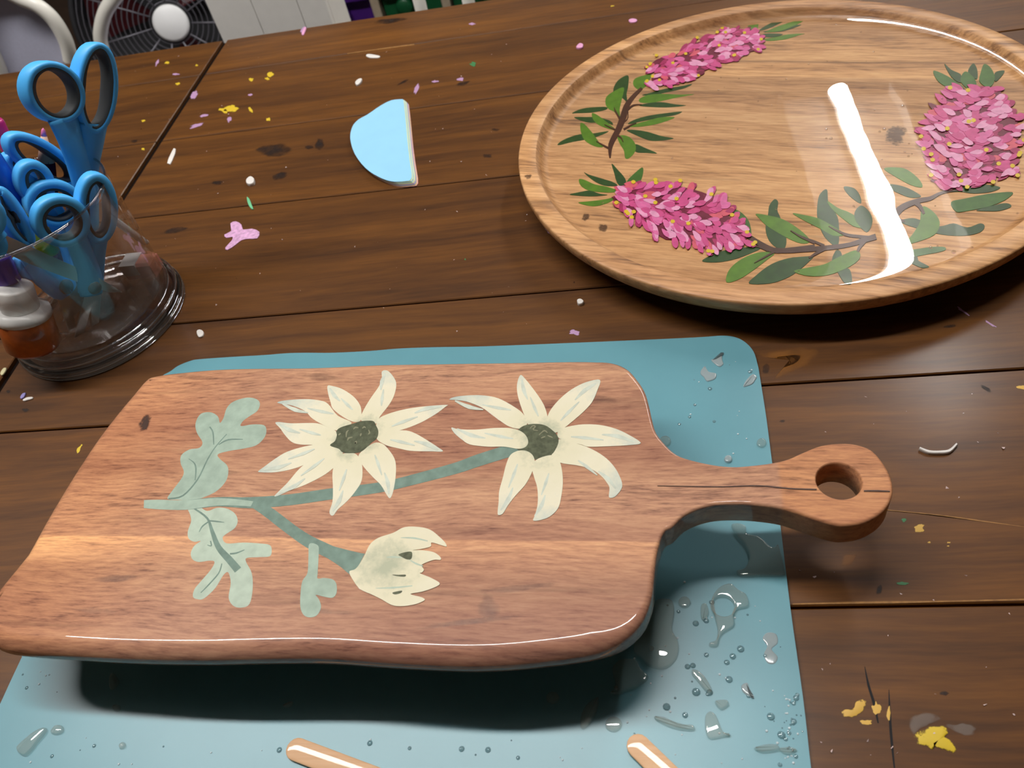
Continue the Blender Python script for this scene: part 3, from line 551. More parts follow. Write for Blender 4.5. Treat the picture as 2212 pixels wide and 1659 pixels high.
# painted wreath
M_gd = plain('dark_green_paint', lin(40,72,26), .45, var=.2, scale=150); M_gl = plain('light_green_paint', lin(84,124,30), .45, var=.16, scale=150)
M_gm = plain('mid_green_paint', lin(62,104,34), .45, var=.18, scale=150); M_stem = plain('brown_stem_paint', lin(72,38,22), .45, var=.2, scale=150)
c5 = crop(1100,0,3.3515); c6 = crop(1160,320,3.687); c7 = crop(1660,0,3.949); c8 = crop(1660,340,4.007)
D, G, LG = M_gd, M_gm, M_gl
leaves = [
 (c5, D, [(860,545),(790,580),(755,640),(760,690),(800,700),(830,720),(855,740),(850,680),(862,620)]), (c5, LG, [(830,635),(760,660),(705,700),(697,750),(720,790),(760,810),(800,850),(800,790),(815,720)]),
 (c5, LG, [(1030,540),(960,550),(905,575),(900,620),(940,650),(985,630),(1010,590)]), (c5, D, [(1325,608),(1240,625),(1120,645),(1030,670),(960,690),(1040,690),(1160,665),(1270,640)]),
 (c5, LG, [(1340,683),(1240,685),(1100,680),(1000,690),(940,720),(960,745),(1060,740),(1200,710)]), (c5, D, [(1280,765),(1200,755),(1100,740),(1000,748),(940,765),(1020,775),(1150,778)]),
 (c5, D, [(1250,808),(1130,820),(1000,840),(900,870),(860,900),(960,880),(1100,850),(1200,835)]), (c5, LG, [(1200,850),(1100,850),(980,880),(890,905),(870,920),(980,915),(1100,890)]),
 (c5, D, [(1190,1002),(1100,985),(1000,955),(900,940),(850,945),(930,985),(1020,1018),(1110,1018)]), (c5, D, [(915,1045),(980,1070),(1070,1110),(1000,1108),(915,1100)]),
 (c5, LG, [(785,990),(830,980),(880,1000),(915,1050),(910,1100),(870,1145),(840,1145),(830,1090),(800,1040)]), (c5, D, [(350,1045),(400,1010),(500,975),(600,968),(720,950),(650,985),(560,1010),(450,1030),(370,1050)]),
 (c5, LG, [(515,895),(545,900),(600,960),(650,1030),(680,1065),(620,1060),(550,1020),(520,960)]), (c5, D, [(455,820),(520,790),(600,778),(700,775),(700,795),(600,815),(500,820)]),
 (c5, D, [(470,850),(560,848),(640,850),(730,875),(750,905),(690,885),(600,890),(540,880)]), (c5, LG, [(600,820),(640,835),(700,880),(750,920),(780,945),(710,930),(640,900),(605,860)]),
 (c5, LG, [(1835,118),(1780,130),(1730,160),(1730,195),(1770,230),(1800,200),(1810,150)]), (c5, D, [(2050,120),(1960,140),(1870,180),(1810,220),(1870,210),(1980,160)]), (c5, D, [(2115,180),(2000,195),(1840,232),(1980,228)]),
 (c5, LG, [(2160,130),(2080,150),(1980,180),(1900,210),(1860,235),(1960,225),(2080,180)]), (c5, D, [(1980,248),(1850,245),(1840,265),(1920,270)]), (c5, LG, [(2135,245),(2020,250),(1930,270),(1840,285),(1880,298),(2000,285),(2100,255)]),
 (c6, D, [(595,125),(640,170),(700,240),(710,290),(690,320),(640,280),(615,200)]), (c6, G, [(840,155),(845,200),(820,270),(760,300),(705,320),(720,260),(790,190)]), (c6, D, [(375,195),(420,215),(520,245),(600,270),(640,300),(540,300),(450,260)]),
 (c6, D, [(260,370),(350,350),(420,340),(500,365),(560,375),(440,385),(330,380)]), (c6, LG, [(335,250),(380,255),(460,290),(560,310),(650,345),(560,355),(420,340),(350,300)]), (c6, LG, [(330,435),(420,425),(540,410),(630,390),(580,430),(480,462),(400,458)]),
 (c6, D, [(1890,410),(1920,430),(1915,500),(1940,560),(1985,720),(1970,800),(1920,800),(1850,740),(1820,640),(1840,530),(1850,460)]), (c6, G, [(1560,490),(1620,510),(1680,570),(1705,650),(1700,710),(1640,690),(1580,620),(1540,540)]),
 (c6, LG, [(1745,525),(1850,540),(1960,570),(2090,650),(2175,740),(2100,760),(1960,700),(1830,620),(1770,560)]), (c6, D, [(1315,900),(1400,850),(1500,815),(1620,795),(1780,795),(1700,840),(1560,890),(1420,912)]),
 (c6, LG, [(1510,1070),(1520,990),(1580,920),(1680,860),(1790,830),(1890,840),(1820,900),(1700,990),(1600,1050)]), (c6, D, [(1690,1080),(1740,1020),(1860,930),(2000,880),(2150,865),(2200,870),(2080,980),(1980,1040),(1850,1080)]),
 (c8, D, [(505,280),(440,330),(420,450),(430,560),(480,680),(560,760),(605,760),(610,600),(590,500),(520,400)]), (c8, LG, [(210,488),(300,500),(430,530),(560,600),(660,670),(560,680),(450,620),(330,560)]),
 (c8, LG, [(510,380),(600,440),(700,480),(790,540),(830,610),(740,600),(640,530),(550,450)]), (c8, D, [(655,255),(740,270),(790,330),(800,400),(730,360),(670,300)]), (c8, D, [(800,420),(745,480),(760,560),(850,650),(900,560),(870,470)]),
 (c8, D, [(1025,235),(1130,245),(1230,280),(1320,340),(1230,350),(1120,310),(1050,270)]), (c8, LG, [(1000,100),(1110,90),(1200,110),(1300,190),(1330,260),(1230,240),(1100,170)]), (c8, D, [(1500,310),(1620,280),(1740,250),(1880,240),(2005,262),(1930,300),(1780,315),(1650,300)]),
 (c8, D, [(1800,460),(1940,420),(2060,400),(2100,430),(2000,465),(1880,468)]), (c8, G, [(1580,390),(1700,360),(1900,320),(2110,305),(2050,370),(1900,430),(1700,470),(1620,470)]), (c8, D, [(1140,550),(1250,530),(1350,560),(1480,600),(1600,575),(1720,610),(1830,575),(1870,600),(1830,650),(1700,680),(1500,670),(1300,620),(1180,580)]),
 (c8, LG, [(1330,430),(1420,470),(1480,560),(1450,660),(1330,720),(1190,750),(1260,650),(1310,560)]), (c8, D, [(600,800),(635,850),(600,950),(700,970),(720,1090),(660,1090),(600,1000),(550,900),(570,830)]), (c8, LG, [(220,990),(330,960),(480,930),(600,870),(740,810),(790,830),(780,890),(680,960),(520,1020),(350,1030)]),
 (c8, G, [(1160,750),(1230,800),(1400,780),(1520,780),(1520,810),(1380,840),(1200,860)]), (c8, D, [(1170,860),(1280,860),(1300,900),(1390,950),(1330,960),(1220,910)]),
 (c7, D, [(1500,548),(1560,600),(1640,640),(1640,710),(1560,660)]), (c7, D, [(1745,545),(1780,600),(1775,680),(1700,620)]), (c7, G, [(1405,608),(1500,640),(1600,700),(1670,760),(1560,760),(1450,700)]), (c7, G, [(1690,615),(1760,680),(1770,750),(1700,760),(1640,700),(1650,640)]),
 (c7, D, [(2010,605),(1930,625),(1935,700),(1990,650)]), (c7, G, [(1840,550),(1900,590),(1930,680),(1880,750),(1800,700),(1810,620)])]
PL[0] = 0
stems = [(c5, [(730,1145),(735,1050),(790,940),(825,850),(850,770),(900,700),(960,640)], [10,35,42,46,40,28,18]), (c5, [(855,800),(900,765),(960,760)], [14,12,5]), (c5, [(825,890),(860,850),(850,735)], [5,6,5]), (c5, [(800,860),(770,810),(760,780)], [14,10,4]), (c5, [(730,1080),(690,1060),(630,1025)], [14,12,4]), (c5, [(790,950),(740,930),(690,905)], [12,10,4]), (c5, [(780,980),(810,1000),(825,1030)], [14,10,4]), (c5, [(830,940),(880,910),(920,895)], [14,10,4]),
         (c6, [(1680,705),(1800,780),(1900,820),(2000,815),(2212,790)], [36,42,40,34,34]), (c8, [(0,800),(150,812),(480,790),(700,760),(830,720),(930,690)], [42,42,40,36,44,50]), (c8, [(480,795),(420,830),(350,875)], [34,26,12]), (c8, [(520,600),(660,670),(780,690),(880,700)], [6,24,26,30]), (c8, [(190,640),(300,700),(400,735),(480,770)], [5,20,20,24]), (c8, [(830,730),(790,780),(770,820)], [36,28,20]),
         (c8, [(1090,500),(1170,430),(1300,380),(1400,360),(1500,310),(1650,288)], [66,52,42,34,22,5]), (c8, [(1260,390),(1310,430),(1345,495)], [40,34,20]), (c8, [(1090,470),(1120,540),(1180,560)], [50,40,10]), (c6, [(1890,830),(1800,880),(1730,920)], [16,12,4]), (c6, [(2020,660),(2100,710),(2212,760)], [5,16,20]), (c6, [(1840,820),(1760,790),(1700,800)], [20,12,4])]
for cr, m_, q in leaves: paint('painted_leaf', cr(q), m_, tray, ZF, 4, .000008)
for cr, q, wd in stems: paint('painted_stem', stroke(cr(q), [a/cr.__closure__[0].cell_contents for a in wd]), M_stem, tray, ZF, 1, .000008)
M_p = [plain('pink_paint_%d' % i, c, .45, var=.12, scale=200) for i, c in enumerate((lin(112,14,50), lin(168,40,96), lin(206,76,138), lin(220,108,166), lin(232,160,198), lin(216,92,112)))]
M_ydot = plain('stamen_yellow_paint', lin(222,190,42), .45)
def inside(p, poly):
    r = False; n = len(poly)
    for i in range(n):
        (x1, y1), (x2, y2) = poly[i], poly[i-1]
        if (y1 > p[1]) != (y2 > p[1]) and p[0] < (x2-x1)*(p[1]-y1)/(y2-y1)+x1: r = not r
    return r
def blossom(poly, ax0, ax1, n, ln, wd, lean):
    """a painted head of many small petals, dark strokes first and light ones last, one part"""
    V, F, MI = [], [], []
    xs = [p[0] for p in poly]; ys = [p[1] for p in poly]; zc = ZF + .00085
    base = spline([at(x, y, ZF) for x, y in [(sum(xs)/len(xs)*.1+x*.9, sum(ys)/len(ys)*.1+y*.9) for x, y in poly]], 2)
    v, f = plate(base, ZF-.0004, zc); V += v; F += f; MI += [0]*len(f)
    k = 0; axd = Vector((ax1[0]-ax0[0], ax1[1]-ax0[1])); axl = axd.length; axd.normalize()
    while k < n:
        p = (random.uniform(min(xs), max(xs)), random.uniform(min(ys), max(ys)))
        if not inside(p, poly): continue
        rel = Vector((p[0]-ax0[0], p[1]-ax0[1])); t = rel.dot(axd); perp = rel - axd*t
        a = lean(p, perp) + random.uniform(-.45, .45)
        t_ = k/n; mi = random.choice((0, 1, 1) if t_ < .22 else (1, 2, 2, 5) if t_ < .5 else (2, 3, 3, 4, 2) if t_ < .85 else (3, 4, 4, 2))
        l, w_ = ln*random.uniform(.7, 1.2), wd*random.uniform(.75, 1.25); ca, sa = math.cos(a), math.sin(a)
        pts = []
        for u, s in ((-.5,0),(-.3,.55),(.05,1),(.32,.85),(.5,.25),(.5,-.25),(.32,-.85),(.05,-1),(-.3,-.55)):
            X, Y = u*l, s*w_/2; pts.append(at(p[0]+X*ca-Y*sa, p[1]+X*sa+Y*ca, ZF))
        zc += .0000025
        v, f = plate(pts, zc-.0002, zc); b0 = len(V); V += v; F += [tuple(i+b0 for i in q) for q in f]; MI += [mi]*len(f); k += 1
    for k in range(22):
        while True:
            i = random.randrange(len(poly)); e = random.random() < .45
            if e: p = (poly[i][0]+random.uniform(-5,5), poly[i][1]+random.uniform(-4,4)); break
            p = (random.uniform(min(xs), max(xs)), random.uniform(min(ys), max(ys)))
            if inside(p, poly): break
        zc += .0000025
        v, f = plate([at(p[0]+wd*.33*math.cos(t)*1.2, p[1]+wd*.33*math.sin(t), ZF) for t in [k2*math.pi/4 for k2 in range(8)]], zc-.0002, zc)
        b0 = len(V); V += v; F += [tuple(i+b0 for i in q) for q in f]; MI += [6]*len(f)
    o = mk('painted_blossom', V, F, None, tray, False, mats=M_p+[M_ydot], fmat=MI); o['kind'] = 'stuff'
    return o
po1 = [(1396,150),(1402,140),(1420,125),(1450,122),(1480,100),(1510,88),(1545,72),(1562,64),(1600,66),(1625,66),(1645,80),(1650,98),(1640,110),(1610,118),(1590,128),(1560,140),(1535,152),(1505,166),(1470,178),(1440,188),(1400,193),(1396,180),(1410,165)]
blossom(po1, (1401,170), (1646,87), 230, 23, 9.5, lambda p, q: -.1 + q.y*.012)
po2 = c6([(640,320),(780,285),(960,275),(1140,285),(1350,340),(1540,440),(1560,540),(1700,680),(1720,770),(1560,800),(1380,835),(1240,790),(1150,760),(1010,750),(920,690),(760,600),(720,520),(620,450)])
blossom(po2, (1333,415), (1620,525), 290, 27, 12.5, lambda p, q: .3 + q.y*.02)
po3 = c7([(1560,765),(1700,750),(1980,770),(2000,870),(2140,950),(2170,1080),(2170,1200),(2130,1330),(2090,1420),(2100,1500),(1900,1560),(1700,1600),(1450,1610),(1400,1500),(1370,1400),(1330,1300),(1290,1180),(1290,1060),(1370,960),(1480,820)])
blossom(po3, (2105,195), (2100,400), 330, 31, 13.5, lambda p, q: .28 if q.x < 0 else -.28)
M_tknot = smear('tray_knot', lin(70,42,26), 1.8, 300, .6)
for px, py, rx, ry, rot in ((1265,469,8,13,.5),(1303,492,12,10,0),(1141,381,9,6,-.2),(1935,290,24,26,.3)): soft_patch('knot', blot(px, py, rx, ry, rot=rot, jit=.2), M_tknot, tray, ZF if px != 1141 else ZT)
# resin pool with a raised meniscus at the wall
M_resin = clear('clear_resin', (.97,.96,.94,1), .0, 1.5, bump=.00022, scale=16)
RR = TR-.0166; rings = []; sg = 128
for k in range(46):
    u = k/45; r = max(1e-4, RR*(1-(1-u)**1.6)); e = RR-r
    zz = ZR + .0011*math.exp(-e/.012) + .0005*math.exp(-e/.003)
    rings.append([Vector((TC.x+r*math.cos(2*math.pi*i/sg), TC.y+r*math.sin(2*math.pi*i/sg), zz)) for i in range(sg)])
V, F = loft(rings, False); F.append(tuple(range(sg)))
mk('resin_pool', V, F, M_resin, tray)
# tiny bubbles in the resin
bub = []
for _ in range(70):
    a, r = random.uniform(0, 6.28), RR*math.sqrt(random.uniform(.02, .95)); x, y = TC.x+r*math.cos(a), TC.y+r*math.sin(a)
    s = random.uniform(.0004, .0010); bub.append(lathe([(0,s),(s*.7,s*.7),(s,0)], (x, y, ZR+.0001), seg=8))
for px, py in ((1795,42),(1806,53),(1760,24),(1770,22),(1810,540),(2010,535),(2025,532),(2100,535),(2060,545),(1990,585),(1985,595),(1950,230),(1785,280),(1795,300),(1900,285),(1910,280)):
    c = at(px, py, ZR); s = random.uniform(.0008, .0016); bub.append(lathe([(0,s),(s*.7,s*.7),(s,0)], (c.x, c.y, ZR+.0001), seg=10))
o = mk('resin_bubbles', *merge(*bub), clear('resin_bubble', (.95,.95,.95,1), .02, 1.6, .06), tray); o['kind'] = 'stuff'

# ------------------------------------------------------------------ half-round paper pad
cp_ = crop(680,0,3.95)
pad_px = cp_([(735,845),(750,848),(757,862),(775,1030),(790,1200),(808,1360),(826,1518),(760,1545),(650,1545),(540,1505),(430,1430),(340,1310),(302,1180),(320,1080),(370,1020),(450,975),(560,900),(650,855)])
pad = thing('paper_pad', at(830,300,0), 'half-round pad of pastel papers, sky blue sheet on top', 'paper pad')
pc = [lin(245,190,190), lin(240,200,130), lin(150,190,230), lin(230,170,200), lin(205,235,210), lin(235,235,180), lin(150,205,240), lin(228,236,178), lin(150,208,246)]
nsh = len(pc)
for i, c in enumerate(pc):
    z0 = .0001+.00055*i; dx = .0046*(1-(i/(nsh-1)))**.8; dy = -.0022*(1-i/(nsh-1))
    pp = [at(x, y, .0001+.00055*nsh) + Vector((dx*random.uniform(.95,1.05) if i < nsh-1 else 0, dy, 0)) for x, y in pad_px]
    mk('sheet', *plate(spline(pp, 3), z0, z0+.0004), plain('paper_%d' % i, c, .8, var=.02), pad, False)

# ------------------------------------------------------------------ craft sticks on the mat
M_stick = wood('birch_stick', [(.3, lin(212,164,122)), (.7, lin(234,192,152))], rough=.5, coat=.28, coat_rough=.03, spec=.2, along=12, across=220, fine=3, darkamt=.15, bump=.05)
def stick(p0, p1, label):
    z0, th, hw = MZ+.0003, .002, .0052
    a = at(*p0, z0+th); d = (at(*p1, z0+th)-a); d.z = 0; d.normalize(); nrm = Vector((-d.y, d.x, 0)); L_ = .114; out = []
    for k in range(9): t = math.pi/2+math.pi*k/8; out.append(a + d*(hw+hw*math.cos(t)) + nrm*(hw*math.sin(t)))
    for k in range(9): t = -math.pi/2+math.pi*k/8; out.append(a + d*(L_-hw+hw*math.cos(t)) + nrm*(hw*math.sin(t)))
    out = ccw(out); rr = [[Vector((p.x, p.y, z0+h)) for p in inset(out, e)] for e, h in ((.0002,0),(0,.0002),(0,.0015),(.00015,.0017),(.0005,.00182),(.0014,.0019),(.0032,.00196),(.0046,.00198))]
    tag(mk('craft_stick', *loft(rr), M_stick, None, True), label, 'craft stick', 'craft sticks on the mat')
stick((620,1610), (830,1690), 'resin-wet wooden craft stick at the bottom edge, below the bud of the board')
stick((1360,1592), (1470,1700), 'resin-wet wooden craft stick at the bottom edge, right of the board\'s shadow')

# ------------------------------------------------------------------ spilled resin on the mat
M_drop = clear('spilled_resin', (.95,.945,.92,1), .02, 1.5, .0, bump=.0003, scale=60, milk=.17, milkcol=lin(196,194,184))
M_dry = clear('cloudy_resin', (.85,.88,.88,1), .08, 1.5, .03, bump=.0004, scale=120, milk=.42, milkcol=lin(214,218,218))
def puddle(px, label, h=.0016, m_=None, name='resin_puddle', group='resin spills on the mat', sub=4, hole=None):
    o_ = ccw(spline([at(x, y, MZ) for x, y in px], sub)); wd = .00055; rr = []
    for i_, f_ in ((0, .02), (.25, .5), (.6, .8), (1.1, .95), (1.8, 1.0)):
        rr.append([Vector((q.x, q.y, MZ+.0001+h*f_)) for q in inset(o_, wd*i_)])
    V, F = loft(rr, False); n = len(o_)
    if hole:
        hx, hy, hr = hole; c = at(hx, hy, MZ); hr = hr/2300; hrs = []
        for i_, f_ in ((0, .02), (.25, .5), (.6, .8), (1.1, .95), (1.8, 1.0)): hrs.append([Vector((c.x+(hr+wd*i_)*math.cos(-2*math.pi*k/20), c.y+(hr+wd*i_)*math.sin(-2*math.pi*k/20), MZ+.0001+h*f_)) for k in range(20)])
        k0_ = len(V); v2, f2 = loft(hrs, False); V, F = merge((V, F), (v2, f2)); b_ = bmesh.new()
        lo_ = [b_.verts.new(V[4*n+k]) for k in range(n)]; li_ = [b_.verts.new(V[k0_+80+k]) for k in range(20)]; b_.verts.index_update()
        es = [b_.edges.new((q_[k], q_[(k+1) % len(q_)])) for q_ in (lo_, li_) for k in range(len(q_))]
        bmesh.ops.triangle_fill(b_, edges=es, use_beauty=True, use_dissolve=False); idx = [4*n+k for k in range(n)] + [k0_+80+k for k in range(20)]
        F += [tuple(idx[v.index] for v in (f.verts if f.normal.z > 0 else reversed(f.verts))) for f in b_.faces]; b_.free()
    else: F.append(tuple(range(4*n, 5*n)))
    tag(mk(name, V, F, m_ or M_drop, None, True), label, 'resin spill', group)
k6 = crop(1160,1120,3.078); k0 = crop(0,1360,5.55); k5 = crop(1500,700,8.295); k7 = crop(0,1220,3.16)
def circ_px(x, y, r, q=10): return [(x+r*math.cos(2*math.pi*i/q), y+r*.9*math.sin(2*math.pi*i/q)) for i in range(q)]
puddle(k6([(1290,50),(1340,40),(1390,60),(1400,110),(1480,130),(1560,200),(1600,180),(1620,230),(1645,340),(1635,388),(1500,390),(1360,395),(1325,355),(1380,335),(1410,260),(1380,180),(1320,110)]), 'large clear resin puddle at the mat edge under the board\'s neck', .002)
puddle(k6([(1165,600),(1160,540),(1185,490),(1230,452),(1290,440),(1340,480),(1390,510),(1410,570),(1390,600),(1330,610),(1310,650),(1310,720),(1250,760),(1220,790),(1200,852),(1150,855),(1145,832),(1185,815),(1200,760),(1190,700),(1175,645)]), 'ring-shaped clear resin spill with a tail, right of the board', .002, hole=(1160+1238/3.078, 1120+592/3.078, 12))
puddle(k6([(780,560),(860,540),(905,560),(915,640),(900,740),(935,810),(945,880),(920,950),(860,1000),(800,1005),(730,980),(690,930),(640,890),(660,800),(720,700)]), 'long bulging resin puddle in shadow beside the board\'s lower shoulder', .002)
puddle(k6([(500,1000),(540,950),(600,935),(660,945),(690,1000),(740,1050),(720,1090),(650,1130),(590,1150),(540,1172),(485,1165),(520,1120),(510,1060)]), 'squarish resin puddle deep in the shadow below the board')
puddle(k6([(410,1190),(400,1280),(370,1350),(310,1405),(285,1370),(300,1290),(340,1230)]), 'teardrop resin puddle in the shadow below the board')
puddle(k6(circ_px(510,1370,57)), 'round flat resin drop just above the right craft stick'); puddle(k6(circ_px(105,1195,45)), 'round resin drop in the darkest shadow, left of the teardrop')
puddle(k6(circ_px(980,560,42)), 'round resin drop between the board\'s shoulder and the ring-shaped spill')
puddle(k6([(1030,1010),(1070,1015),(1120,1060),(1160,1130),(1165,1168),(1120,1150),(1070,1090),(1032,1045)]), 'slanting bean-shaped resin drop in the open right of the shadow', .002)
puddle(k6([(1185,1215),(1260,1210),(1275,1245),(1230,1275),(1195,1250)]), 'small pointed resin drop below the bean-shaped one', .0018)
puddle(k6([(1120,1310),(1150,1285),(1190,1310),(1215,1370),(1240,1420),(1290,1445),(1230,1460),(1150,1470),(1120,1420),(1115,1360)]), 'hollow-looking boot-shaped resin drop above the mat\'s bottom right corner')
puddle(k6([(780,1320),(840,1322),(900,1348),(950,1372),(1035,1376),(1045,1412),(960,1410),(880,1390),(800,1350)]), 'long wavy resin dribble upper right of the right craft stick', .002)
puddle(k6([(1445,1525),(1530,1503),(1600,1510),(1605,1545),(1510,1562),(1460,1548)]), 'level resin dribble nearest the mat\'s bottom right corner', .002)
puddle(k6([(1610,1530),(1680,1520),(1730,1545),(1680,1572),(1630,1562)]), 'thin resin drop at the right end of the level dribble'); puddle(k6([(1090,580),(1130,575),(1142,640),(1110,682),(1090,660)]), 'small upright resin drop left of the ring-shaped spill')
puddle(k0([(540,1180),(570,1210),(520,1290),(450,1370),(400,1440),(340,1500),(300,1520),(240,1490),(215,1430),(260,1370),(340,1300),(430,1230)]), 'big club-shaped resin drop at the bottom left of the mat', .0022)
puddle(k0([(690,1150),(740,1150),(770,1190),(750,1240),(680,1265),(625,1250),(625,1215),(660,1170)]), 'oval resin drop right of the club-shaped one', .0018); puddle(k0([(1440,1380),(1490,1350),(1512,1390),(1480,1432),(1440,1430)]), 'small resin drop with a tail, left of the left craft stick')
puddle(k5([(300,650),(380,620),(480,560),(500,520),(500,640),(520,720),(460,770),(390,740)]), 'cloudy three-pointed resin smear in the mat\'s top right corner', .0006, M_dry); puddle(k5([(190,760),(260,860),(390,890),(380,980),(300,1020),(220,1030),(170,960),(110,900),(120,830)]), 'cloudy crumpled resin smear nearer the board in the mat\'s top right corner', .0007, M_dry)
puddle(k5([(880,1130),(900,1050),(970,960),(1050,900),(1120,950),(1090,1010),(1060,1060),(1000,1100)]), 'cloudy resin flake on the mat\'s right edge, below its rounded corner', .0007, M_dry)
puddle(circ_px(1573,993,9), 'whitish resin crumb on the mat above the board\'s neck', .0015, M_dry); puddle(circ_px(1437,955,13), 'bluish round resin drop on the mat tight against the board\'s shoulder', .0016); puddle(circ_px(1645,958,11), 'round resin drop on the mat\'s right edge above the neck', .0014)
puddle(k7([(780,740),(815,790),(810,820),(775,855),(752,845),(752,770)]), 'leaf-shaped resin drop at the left end of the board\'s shadow'); puddle(k7(circ_px(800,980,28)), 'round resin drop below the leaf-shaped one in shadow'); puddle(k7([(1935,960),(1990,935),(2005,945),(1985,970),(1945,980)]), 'small sliver of resin in the middle of the board\'s shadow')
puddle(k6([(1530,760),(1590,770),(1600,830),(1560,870),(1600,920),(1580,965),(1530,960),(1510,900),(1530,850),(1500,800)]), 'frosty scuff of dried resin near the mat\'s right edge', .0003, M_dry)
puddle(k6([(1360,1110),(1400,1095),(1420,1160),(1445,1200),(1400,1180),(1365,1150)]), 'jagged dried resin flake between the bean-shaped drop and the mat edge', .0008, M_dry)
dr = []; dw = []
def droplet(px, py, s):
    c = at(px, py, MZ); (dr if s > .0009 or random.random() < .35 else dw).append(lathe([(s,0),(s*.9,s*.2),(s*.6,s*.38),(0,s*.45)], (c.x, c.y, MZ+.0001), seg=9))
for _ in range(150):
    z = random.random()
    if z < .3: px, py = random.gauss(1715, 14), random.uniform(1500, 1650)
    elif z < .62: px, py = random.uniform(1330, 1700), random.uniform(1250, 1655)
    elif z < .8: px, py = random.uniform(20, 1300), random.uniform(1590, 1655)
    elif z < .9: px, py = random.uniform(40, 130), random.uniform(1440, 1500)
    else: px, py = random.uniform(1420, 1640), random.uniform(780, 990)
    if px > 1655+(py-900)*.127-6: continue
    droplet(px, py, random.choice((.0003, .0004, .0005, .0006, .0010, .0014)))
for px, py, s in ((1504,1495,.002),(1575,1468,.0017),(1533,1496,.0016),(1526,1415,.0012),(1570,1431,.0014),(1583,1418,.0016),(1600,1402,.0018),(1665,1548,.0018),(1688,1588,.0018),(1440,1527,.0018),(1480,1545,.0014),(1503,1347,.0016)): droplet(px, py, s)
o = mk('resin_droplets', *merge(*dr), clear('small_resin_drop', (.97,.97,.96,1), .02, 1.5, .03, milk=.38, milkcol=lin(142,188,198))); tag(o, 'tiny clear resin droplets spattered over the blue mat', 'resin droplets', kind='stuff')
o = mk('resin_specks', *merge(*dw), plain('white_speck', lin(200,214,218), .3)); tag(o, 'minute whitish resin specks dusted over the blue mat', 'resin specks', kind='stuff')

# ------------------------------------------------------------------ scraps lying on the table
M_white = plain('white_scrap', lin(222,216,210), .7); M_pink = plain('pink_scrap', lin(226,160,200), .6); M_pp = plain('pale_pink_scrap', lin(225,190,215), .6); M_mint = plain('mint_scrap', lin(110,190,140), .6)
def scrap(name, px, mat, label, cat='paper scrap', h=.0012, group=None, sub=3):
    q = ccw(spline([at(x, y, 0) for x, y in px], sub)); r2 = inset(q, .0003)
    V, F = loft([[Vector((p.x, p.y, .0001)) for p in q], [Vector((p.x, p.y, h*.7)) for p in q], [Vector((p.x, p.y, h)) for p in r2]])
    return tag(mk(name, V, F, mat, None, False), label, cat, group)
scrap('paper_flower', [(485,508),(500,500),(498,484),(510,479),(522,486),(526,497),(545,495),(561,502),(556,516),(538,517),(522,520),(508,531),(492,541),(487,536),(500,522),(503,513),(490,515)], plain('lilac_pink_scrap', lin(206,158,196), .7, var=.25, scale=300), 'crumpled pale pink flower-shaped paper scrap between cup and pad', h=.0008, sub=2)
scrap('foam_crumb', [(535,392),(543,386),(551,390),(550,400),(540,403),(534,399)], M_white, 'white foam crumb left of the paper pad', 'crumb', .003)
scrap('mint_shaving', [(534,427),(540,432),(545,445),(548,453),(543,452),(536,441)], M_mint, 'thin mint-green shaving right of the cup', 'shaving')
scrap('paper_sliver', stroke([(1985,971),(2005,979),(2028,980),(2050,977),(2066,962)], [4,6,6,7,5]), M_white, 'curved white paper sliver on the table right of the board handle', h=.002, sub=1)
scrap('white_bead', [(1247,653),(1254,650),(1261,654),(1259,660),(1250,661)], M_white, 'tiny white bead below the tray\'s left side', 'bead', .0025)
scrap('paper_sliver', [(791,122),(797,118),(820,122),(818,126),(800,126)], M_white, 'short white paper sliver above the pad, towards the far edge', h=.001)
scrap('white_crumb', [(768,181),(775,174),(783,173),(780,181),(772,187)], M_white, 'white crumb just above the pad\'s left side', 'crumb', .002)
scrap('pink_shaving', [(1358,45),(1366,42),(1376,44),(1374,49),(1362,50)], M_pink, 'small pink shaving behind the tray\'s far left rim', 'shaving')
scrap('pink_crumb', [(1245,104),(1252,97),(1260,99),(1258,106),(1248,107)], M_pink, 'small pink crumb left of the tray\'s upper left rim', 'crumb', .002)
scrap('pink_shaving', [(652,74),(658,61),(662,62),(656,77)], M_pink, 'pink sliver on the far table edge before the white cupboard', 'shaving')
scrap('white_flake', [(426,718),(434,714),(441,719),(439,728),(430,730)], M_white, 'white flake right of the cup\'s foot', 'flake', .0015)
scrap('white_flake', stroke([(365,355),(369,345),(375,331),(378,322)], [7,9,8,4]), M_white, 'long white flake by the dark joint behind the cup', 'flake', .001, sub=1)
scrap('lilac_flake', [(45,860),(50,852),(57,850),(54,858),(48,863)], plain('lilac_scrap', lin(150,140,200), .6), 'lilac flake on the table below the cup', 'flake')
scrap('white_sliver', [(51,865),(60,860),(72,859),(71,863),(60,866),(53,868)], M_white, 'white sliver beside the lilac flake below the cup', 'paper scrap')
scrap('cream_flake', [(2,808),(8,798),(15,796),(13,804),(6,812)], plain('cream_scrap', lin(215,205,160), .6), 'cream flake at the left edge below the cup', 'flake')
cr_ = []
for _ in range(120):
    px, py = (random.uniform(250, 1150), random.uniform(60, 720)) if random.random() < .72 else (random.uniform(1720, 2200), random.uniform(850, 1640))
    c = at(px, py, 0); s = random.uniform(.0004, .0012)
    if c.y > .93: continue
    cr_.append(([(c.x+random.uniform(-1,1)*s, c.y+random.uniform(-1,1)*s, random.uniform(.0001, s)) for _ in range(4)], [(0,1,2),(0,3,1),(1,3,2),(0,2,3)]))
o = mk('paint_crumbs', *merge(*cr_), plain('pale_crumb', lin(205,180,175), .7, var=.3), None, False); tag(o, 'fine pale paint crumbs sprinkled over the table top', 'crumbs', kind='stuff')

